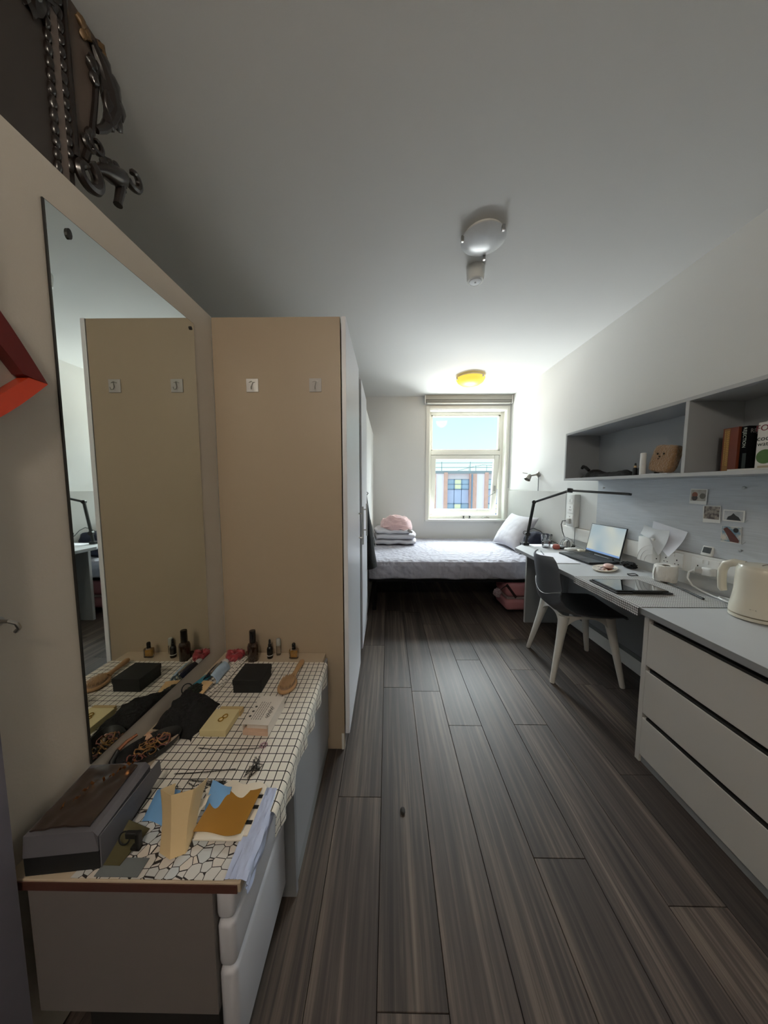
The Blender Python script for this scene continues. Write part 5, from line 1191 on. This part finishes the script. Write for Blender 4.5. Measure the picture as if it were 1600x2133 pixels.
# ------------------------------------------------------------------ things on the desk
def desk_lamp():
    t = thing('desk_lamp', (1.345, 2.955, ZD), 'black folding arm desk lamp clamped to the far desk corner', 'lamp')
    c = Vector((1.352, 2.95, ZD))
    B().box(c.x - .028, c.x + .028, c.y - .022, c.y + .022, ZD + .0005, ZD + .028, bev=.003).box(c.x - .028, c.x - .016, c.y + .050, c.y + .062, ZD - .07, ZD + .02, bev=.002).box(c.x - .028, c.x - .016, c.y + .02, c.y + .062, ZD + .006, ZD + .018, bev=.002).build('clamp', M_BLACK, t)
    B().tube([(c.x - .022, c.y + .056, ZD - .065), (c.x - .022, c.y + .056, ZD - .10)], .005, 8).box(c.x - .040, c.x - .004, c.y + .050, c.y + .062, ZD - .106, ZD - .098, bev=.002).build('clamp_screw', M_BLACK, t)
    j0 = Vector((1.362, 2.95, .82)); j1 = Vector((1.418, 2.95, 1.172)); j2 = Vector((1.585, 2.66, 1.288)); j3 = Vector((1.690, 2.13, 1.268))
    def bar(a, b_, w, h, name):
        d = b_ - a; M = Matrix.Translation(a) @ align(d); B().box(-w / 2, w / 2, -h / 2, h / 2, 0, d.length, bev=.003, M=M).build(name, M_BLACK, t)
    B().tube([c + Vector((.004, 0, .027)), j0], .013, 12).build('post', M_BLACK, t, True)
    bar(j0, j1, .026, .016, 'lower_arm'); bar(j1, j2, .022, .014, 'upper_arm'); bar(j2, j3, .026, .016, 'light_bar')
    for j, r_ in ((j0 + Vector((.008, 0, .04)), .022), (j1, .018), (j2, .023)):
        B().lathe((0, 0, 0), [(r_, -.016), (r_, .016)], 18).xf(Matrix.Translation(j) @ align((.35, 1, 0) if j is not j2 else (.2, .1, 1))).build('joint', M_BLACK, t, True)
    B().tube(arc((1.338, 2.94, .875), .017, 0, 2 * math.pi, 18, (1, 0, 0), (0, 0, 1)), .0028, 6).build('cable_ring', M_BLACK, t, True)
    B().tube([(1.385, 2.95, .905), (1.43, 2.955, .915), (1.50, 2.965, .885), (1.56, 2.97, .83), (1.62, 2.96, .785), (1.66, 2.93, .765), (1.70, 2.88, .757)], .0035, 6).build('cable', M_BLACK, t, True)
desk_lamp()

def laptop():
    c = Vector((1.580, 2.378, 0)); a = R(-3.5); d = Vector((math.cos(a), -math.sin(a), 0)); w = Vector((math.sin(a), math.cos(a), 0))
    t = thing('laptop', (c.x, c.y, ZD), 'open black laptop with a pale screen on the desk', 'laptop')
    F = Matrix((d, w, Vector((0, 0, 1)))).transposed().to_4x4(); F.translation = Vector((c.x, c.y, ZD))
    dk = mat('laptop_graphite', '25272b', 0.4, 0.3, var=.06)
    B().box(-.118, .118, -.178, .178, .005, .018, bev=.003, M=F).build('base', dk, t)
    kb = mat('key_black', '15161a', 0.5)
    k = B()
    for r_ in range(5):
        for q in range(14):
            k.box(-.004 + r_ * .0185, .0115 + r_ * .0185, -.155 + q * .0223, -.136 + q * .0223, .0181, .0196, M=F)
    k.build('keyboard', kb, t).stuff()
    B().box(-.098, -.030, -.055, .055, .0181, .0186, M=F).build('touchpad', mat('touchpad', '2f3136', 0.3), t)
    hx = .112
    S = F @ Matrix.Translation((hx, 0, .020)) @ Matrix.Rotation(R(11), 4, 'Y')
    B().box(0, .006, -.178, .178, .004, .250, bev=.002, M=S).build('lid', dk, t)
    m = bpy.data.materials.new('pale_screen'); m.use_nodes = True; nt = m.node_tree; b = nt.nodes['Principled BSDF']; b.inputs['Roughness'].default_value = .12; b.inputs['Base Color'].default_value = (.05, .05, .06, 1)
    tc = nt.nodes.new('ShaderNodeTexCoord'); n = nt.nodes.new('ShaderNodeTexNoise'); n.inputs['Scale'].default_value = 5; n.inputs['Detail'].default_value = 1; nt.links.new(tc.outputs['Object'], n.inputs['Vector'])
    cr = nt.nodes.new('ShaderNodeValToRGB'); e = cr.color_ramp.elements; e[0].position = .3; e[0].color = lin('a9c3cf'); e[1].position = .7; e[1].color = lin('e2e6d4'); k2 = e.new(.5); k2.color = lin('c8d6d6')
    nt.links.new(n.outputs['Fac'], cr.inputs[0]); nt.links.new(cr.outputs[0], b.inputs['Emission Color']); b.inputs['Emission Strength'].default_value = .62
    B().box(-.0012, -.0002, -.170, .170, .022, .244, M=S).build('screen', m, t)
    B().box(-.0018, -.0012, -.170, .170, .022, .036, M=S).build('taskbar', mat('taskbar_blue', '6f8fbf', 0.3, emit='7f9fce', estr=.5), t)
    for y in (-.10, .10): B().tube([S @ Vector((.001, y - .02, .0)), S @ Vector((.001, y + .02, .0))], .006, 8).build('hinge', M_BLACK, t, True)
    # adapters and cable mess behind the laptop
    B().blob((1.700, 2.115, ZD + .022), (.030, .060, .021), 4, .35, 4, flat=-.021, seed=7).build('cable_bundle', M_BLACKF, None, True).tag('dark bundle of cables behind the near edge of the laptop', 'cables')
laptop()

def chair():
    C = Vector((1.357, 2.161, 0)); f = Vector((.9945, -.105, 0)); s = Vector((.105, .9945, 0))
    P = lambda a, b_, z: C + f * a + s * b_ + Vector((0, 0, z))
    t = thing('desk_chair', C, 'dark grey plastic shell chair with white legs pulled up to the desk', 'chair')
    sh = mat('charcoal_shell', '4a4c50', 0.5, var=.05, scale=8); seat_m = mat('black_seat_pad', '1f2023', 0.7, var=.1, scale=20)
    wl = mat('white_leg_plastic', 'd3d0ca', 0.45, var=.03)
    prof = [(.255, .432), (.245, .452), (.20, .462), (.10, .452), (0, .443), (-.10, .444), (-.165, .458), (-.205, .490), (-.222, .54), (-.232, .60), (-.240, .66), (-.250, .72), (-.262, .78), (-.268, .815), (-.270, .835)]
    wid = [.17, .205, .220, .228, .232, .232, .228, .222, .215, .212, .208, .205, .198, .178, .13]
    def pr(v):
        k = v * (len(prof) - 1); i = min(int(k), len(prof) - 2); q = k - i; q2 = q * q * (3 - 2 * q) * .3 + q * .7
        L = lambda a, b_: a + (b_ - a) * q2
        return L(prof[i][0], prof[i + 1][0]), L(prof[i][1], prof[i + 1][1]), L(wid[i], wid[i + 1])
    def shell(u, v):
        a, z, w = pr(v); x = 2 * u - 1
        back = min(1, max(0, (v - .42) / .25)); 
        rise = .030 * x * x * (1 - back) * min(1, v * 3) + .075 * max(0, abs(x) - .35) ** 2 * (math.exp(-((v - .50) / .13) ** 2)) * 2
        wrap = back * .060 * x * x
        return P(a + wrap, x * w, z + rise)
    sm = B().grid(lambda u, v: shell(u, .03 + .97 * v), 28, 60, .007).build('shell', sh, t, True, 60)
    # darker seat pad laid in the dish of the seat
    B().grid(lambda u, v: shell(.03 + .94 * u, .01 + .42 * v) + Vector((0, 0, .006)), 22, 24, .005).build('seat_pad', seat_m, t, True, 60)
    # lower back crease
    B().tube([shell(q / 12, .61 + .02 * math.cos(q / 12 * math.pi * 2)) - f * .008 for q in range(13)], .0022, 6).build('back_crease', mat('pale_crease', '9a9a98', 0.4), t, True)
    feet = {'rf': (1.159, 2.412), 'rn': (1.112, 1.957), 'ff': (1.609, 2.366), 'fn': (1.547, 1.908)}
    tops = {'rf': P(-.135, .155, .42), 'rn': P(-.135, -.155, .42), 'ff': P(.155, .155, .42), 'fn': P(.155, -.155, .42)}
    for k in feet:
        ft = Vector((feet[k][0], feet[k][1], 0)); tp = tops[k]
        pts = [ft, ft.lerp(tp, .03), ft.lerp(tp, .35), ft.lerp(tp, .7), ft.lerp(tp, .9), tp + Vector((0, 0, .018))]
        B().tube(pts, [.014, .016, .020, .025, .031, .034], 12).build('leg', wl, t, True)
    ap = B()
    for a, b_ in (('rf', 'rn'), ('rn', 'fn'), ('fn', 'ff'), ('ff', 'rf')):
        A, Bq = tops[a], tops[b_]
        def g(u, v, A=A, Bq=Bq):
            p = A.lerp(Bq, u); lo = .425 - .095 * abs(2 * u - 1) ** 3.2
            fa = Vector((feet[a][0], feet[a][1], 0)); fb = Vector((feet[b_][0], feet[b_][1], 0))
            q = (fa.lerp(fb, u) - p); q.z = 0
            z = .440 + (lo - .440) * v
            o = p + q * ((.44 - z) / .42)
            return Vector((o.x, o.y, z))
        ap.grid(g, 24, 6, .012)
    ap.build('leg_frame', wl, t, True, 60)
chair()

def desk_things():
    z = ZD
    # fine check runner
    mc = mat_check('fine_check_cloth', 'cfcfcd', '38383a', (.0115, .0115), .0030, wav=.0015, warp=9)
    X0, X1, Y0, Y1 = 1.200, 1.655, 1.405, 1.905; dr = .045
    def f(u, v):
        s = u * (dr + X1 - X0); y = Y0 + (Y1 - Y0) * v + .012 * (u - .5) * 0
        if s < dr: return (1.1905 - .003 * abs(math.sin(y * 30)) , y, z + .002 - (dr - s))
        return (X0 + (s - dr) - (.004 if s - dr < .01 else 0), y, z + .0022 + .0012 * max(0, wob((s, y, 0), 1, 25)))
    B().grid(f, 60, 50, .001, lambda u, v: (u * (dr + X1 - X0), v * (Y1 - Y0))).build('check_runner', mc, None, True, 60).tag('finely checked black and white cloth laid over the desk edge', 'cloth')
    # tablet
    t = thing('tablet', (1.36, 1.685, z + .004), 'black tablet lying in an open folio case on the checked cloth', 'tablet')
    Mr = rotz((1.36, 1.685, 0), R(-1.5)); z1 = z + .0045
    B().box(1.214, 1.506, 1.570, 1.800, z1, z1 + .007, bev=.003, M=Mr).build('folio_case', mat('black_leatherette', '121315', 0.6, var=.1, bump=.3, bscale=200), t)
    B().box(1.224, 1.496, 1.588, 1.792, z1 + .0071, z1 + .0128, bev=.002, M=Mr).build('body', M_BLACK, t)
    B().box(1.232, 1.488, 1.596, 1.784, z1 + .0129, z1 + .0133, M=Mr).build('screen', mat('dark_glass', '0c0d0f', 0.04, coat=1.0), t)
    B().tube([Mr @ Vector((1.30, 1.576, z1 + .011)), Mr @ Vector((1.45, 1.576, z1 + .011))], .0048, 8).build('stylus', M_BLACK, t, True)
    # spoon
    t = thing('spoon', (1.62, 1.66, z + .004), 'dark metal spoon lying beside the paper roll', 'spoon')
    st = mat('dark_steel', '5d5d5e', 0.3, 1.0)
    a = Vector((1.640, 1.775, z + .009)); b_ = Vector((1.588, 1.500, z + .008)); d = (b_ - a).normalized()
    B().lathe((0, 0, 0), [(.020, .003), (.018, .0), (.010, -.003), (0, -.004)], 20, sy=1.55).xf(Matrix.Translation(a) @ Matrix.Rotation(math.atan2(-d.x, d.y), 4, 'Z')).build('bowl', st, t, True)
    B().tube([a + d * .028, a + d * .06 + Vector((0, 0, .006)), a + d * .15 + Vector((0, 0, .004)), b_], [.004, .0035, .004, .006], 8).build('handle', st, t, True)
    # toilet roll in a wrapper
    c = (1.672, 1.805)
    t = thing('paper_roll', (c[0], c[1], z + .003), 'white wrapped paper roll standing on the desk', 'paper roll')
    pw = mat('soft_white_paper', 'eceae4', 0.85, var=.03, bump=.4, bscale=40)
    B().lathe((c[0], c[1], z + .0035), [(.050, 0), (.054, .004), (.0555, .05), (.054, .094), (.048, .099), (.022, .096), (.020, .094), (.020, .03), (0, .03)], 40).build('roll', pw, t, True, 50)
    def fl(u, v): 
        a_ = R(120 + 50 * u); r_ = .0565 + .005 * math.sin(v * 4) * u
        return (c[0] + r_ * math.cos(a_), c[1] + r_ * math.sin(a_), z + .012 + .085 * v)
    B().grid(fl, 10, 10, .0008).build('loose_sheet', pw, t, True)
    B().lathe((c[0], c[1], z + .0965), [(.0195, 0), (.0195, .0035), (.017, .0035), (.017, 0)], 24).build('core', mat('grey_core', 'a09a90', 0.8), t, True)
    # kettle
    c = Vector((1.600, 1.288, z))
    t = thing('kettle', c, 'cream electric kettle at the near end of the desk', 'kettle')
    ck = mat('cream_enamel', 'd9d3c2', 0.35, var=.02, coat=.3)
    B().lathe((c.x, c.y, z), [(.080, .002), (.086, .006), (.086, .018)], 40).build('power_base', ck, t, True)
    B().lathe((c.x, c.y, z), [(.080, .020), (.086, .024), (.085, .05), (.079, .085), (.0755, .12), (.0745, .18), (.074, .215), (.069, .226)], 44).build('body', ck, t, True)
    B().lathe((c.x, c.y, z), [(.069, .2265), (.066, .233), (.050, .238), (0, .240)], 40).build('lid', ck, t, True)
    B().box(c.x - .03, c.x + .02, c.y - .012, c.y - .009, z + .2385, z + .2405, M=rotz(c, R(20))).build('lid_slot', mat('slot_brown', '6b6254', 0.6), t)
    hd = Vector((-.30, .95, 0)).normalized()
    hp = [c + hd * .050 + Vector((0, 0, .226)), c + hd * .085 + Vector((0, 0, .228)), c + hd * .112 + Vector((0, 0, .214)), c + hd * .122 + Vector((0, 0, .185)), c + hd * .122 + Vector((0, 0, .14)), c + hd * .118 + Vector((0, 0, .10)), c + hd * .112 + Vector((0, 0, .088))]
    B().tube(hp, [.016, .017, .017, .016, .0155, .0155, .012], 14).build('handle', ck, t, True, 60)
    sp = Vector((.35, -.93, 0)).normalized()
    B().tube([c + sp * .055 + Vector((0, 0, .19)), c + sp * .085 + Vector((0, 0, .215))], [.018, .010], 12).build('spout', ck, t, True)
    # small dark printed mark near the foot
    mk = B(); n0 = Vector((-.86, -.51, 0)).normalized(); tx = Vector((-n0.y, n0.x, 0)) * 1.0
    rnd = random.Random(2)
    for r_ in range(3):
        for q in range(3):
            p = c + n0 * .0835 + tx * ((q - 1) * .0062) + Vector((0, 0, .036 + r_ * .0085))
            for k in range(3):
                dx, dz = rnd.uniform(-.002, .002), (k - 1) * .0024
                e = p + tx * dx + Vector((0, 0, dz)); mk.tube([e - tx * .0021, e + tx * .0021], .0006, 4)
            mk.tube([p + Vector((0, 0, -.003)), p + Vector((0, 0, .003))], .0006, 4)
    mk.build('printed_mark', mat('brown_ink', '3a342c', 0.7), t)
    # oval dish with a pink mouse
    t = thing('oval_dish', (1.505, 2.075, z), 'oval cream dish with a rusty red pattern in front of the laptop', 'dish')
    def dishmat():
        m = bpy.data.materials.new('dish_glaze'); m.use_nodes = True; nt = m.node_tree; b = nt.nodes['Principled BSDF']; b.inputs['Roughness'].default_value = .25
        tc = nt.nodes.new('ShaderNodeTexCoord'); n = nt.nodes.new('ShaderNodeTexNoise'); n.inputs['Scale'].default_value = 14; n.inputs['Detail'].default_value = 5; n.inputs['Distortion'].default_value = 1.5; nt.links.new(tc.outputs['Object'], n.inputs['Vector'])
        cr = nt.nodes.new('ShaderNodeValToRGB'); e = cr.color_ramp.elements; e[0].position = .47; e[0].color = lin('6e2a1e'); e[1].position = .56; e[1].color = lin('e3d6c2'); nt.links.new(n.outputs['Fac'], cr.inputs[0]); nt.links.new(cr.outputs[0], b.inputs['Base Color']); return m
    Md = Matrix.Translation((1.505, 2.075, z)) @ Matrix.Rotation(R(-52), 4, 'Z')
    B().lathe((0, 0, 0), [(.055, .001), (.064, .004), (.068, .012), (.064, .0125), (.056, .008)], 36, sy=1.75).xf(Md).build('rim', mat('cream_glaze', 'e6dccb', 0.3), t, True)
    B().lathe((0, 0, 0), [(.0555, .0078), (.02, .0085), (0, .0088)], 36, sy=1.75).xf(Md).build('well', dishmat(), t, True)
    B().blob((1.535, 2.085, z + .022), (.030, .050, .014), 4, .03, 2, flat=-.013, p=2.3).xf(rotz((1.535, 2.085, 0), R(-40))).build('pink_soap', mat('pale_pink_soap', 'dcb5ac', 0.4, var=.04), None, True).tag('smooth pale pink oval soap on the patterned dish', 'soap')
    B().tube([(1.575 + .028 * math.cos(a_), 1.925 + .024 * math.sin(a_), z + .0065 + .002 * math.sin(3 * a_)) for a_ in [2 * math.pi * i / 26 for i in range(26)]], .003, 6, closed=True).build('hair_tie', M_BLACK, None, True).tag('thin black hair tie on the cloth between dish and tablet', 'hair tie')
    # writing pad
    t = thing('writing_pad', (1.34, 2.40, z), 'white writing pad between the chair back and the laptop', 'paper pad')
    B().prism([(1.222, 2.230, z + .0005), (1.430, 2.224, z + .0005), (1.470, 2.58, z + .0005), (1.262, 2.588, z + .0005)], (0, 0, .0042)).build('sheets', mat('pad_white', 'e9eaf2', 0.7, var=.01), t)
    B().tube([(1.30, 2.50, z + .009), (1.345, 2.64, z + .009)], [.0038, .0038], 8).build('pen', mat('navy_pen', '2c2f3f', 0.4), None, True).tag('dark pen on the writing pad', 'pen')
    # glass tumbler
    c = (1.492, 2.832)
    t = thing('glass_tumbler', (c[0], c[1], z), 'clear faceted drinking glass of water near the desk lamp', 'glass')
    B().lathe((c[0], c[1], z), [(.034, .0005), (.036, .004), (.038, .055), (.042, .060), (.050, .125), (.0475, .125), (.040, .062), (.035, .053), (.033, .012), (0, .012)], 16).build('tumbler', M_CLEAR, t, False)
    B().lathe((c[0], c[1], z + .0125), [(.0325, 0), (.0345, .040), (0, .0402)], 16).build('water', mat_glass('water_clear', (.97, .985, .99), .08), t, True)
    B().box(1.40, 1.62, 2.86, 2.985, z + .0004, z + .003, bev=.0008).build('white_sheet', mat('pad_white', 'e9eaf2', 0.7), None).tag('white sheet of paper under the far side of the glass', 'paper')
    # apple-like red jar
    t = thing('red_jar', (1.548, 2.762, z), 'small rusty red round jar in front of the glass', 'jar')
    B().lathe((1.548, 2.762, z), [(.022, .0005), (.030, .008), (.032, .020), (.028, .031)], 22).build('pot', mat('rust_red_gloss', 'a3493c', 0.25, var=.1), t, True)
    B().lathe((1.548, 2.762, z + .0312), [(.029, 0), (.029, .006), (.020, .013), (0, .016)], 22).build('lid', mat('rust_red_lid', 'b5655a', 0.25), t, True)
    # white cases
    B().box(1.585, 1.690, 2.655, 2.715, z + .0005, z + .026, bev=.011, seg=4, M=rotz((1.64, 2.68, 0), R(14))).build('white_case', M_WHITE, None, True).tag('rounded white plastic case left of the laptop hinge', 'case')
    B().box(1.668, 1.738, 2.612, 2.668, z + .0005, z + .022, bev=.009, seg=4, M=rotz((1.70, 2.64, 0), R(-6))).build('cream_case', mat('cream_plastic', 'd9d4c4', 0.4), None, True).tag('smaller cream case behind the white one by the laptop', 'case')
    B().box(1.575, 1.640, 2.745, 2.800, z + .0005, z + .020, bev=.004, M=rotz((1.6, 2.77, 0), R(20))).build('black_case', M_BLACK, None).tag('flat black case beside the red jar', 'case')
    # headphones and white charger
    t = thing('white_charger', (1.665, 2.775, z), 'white round charger with looped black lead under the socket tower', 'charger')
    B().lathe((0, 0, 0), [(.030, -.018), (.034, -.012), (.034, .012), (.030, .018)], 24).xf(Matrix.Translation((1.665, 2.785, z + .042)) @ align((-.75, -.6, .15))).build('body', M_WHITE, t, True)
    B().box(1.650, 1.682, 2.770, 2.800, z + .0005, z + .020, bev=.003).build('foot', M_WHITE, t)
    for k, (r_, dz) in enumerate(((.042, .045), (.036, .042))):
        B().tube(arc((1.645 - k * .012, 2.735, z + dz), r_, 0, 2 * math.pi, 22, (.3, .8, 0), (0, .1, 1)), .003, 6).build('cable_loop', M_BLACK, t, True)
    B().tube([(1.60, 2.83, z + .006), (1.63, 2.86, z + .03), (1.655, 2.85, z + .075), (1.675, 2.81, z + .098), (1.69, 2.77, z + .085), (1.70, 2.73, z + .04), (1.715, 2.66, z + .03), (1.725, 2.61, z + .012), (1.73, 2.585, z + .006)], .003, 6).build('grey_lead', M_GREYD, t, True)
    B().blob((1.715, 2.86, z + .020), (.028, .09, .019), 3, .4, 5, flat=-.019, seed=8).build('cable_pile', mat('dark_olive_cable', '2c3028', 0.7, var=.4, scale=60), None, True).tag('dark pile of cables on the desk along the wall', 'cables')
desk_things()

B().blob((.062, 1.128, .004), (.010, .016, .004), 2, .4, 3, flat=-.0038).build('floor_scrap', mat('brown_scrap', '1e1712', 0.8), None, True).tag('tiny dark scrap lying on the bare floor in the middle of the room', 'scrap')
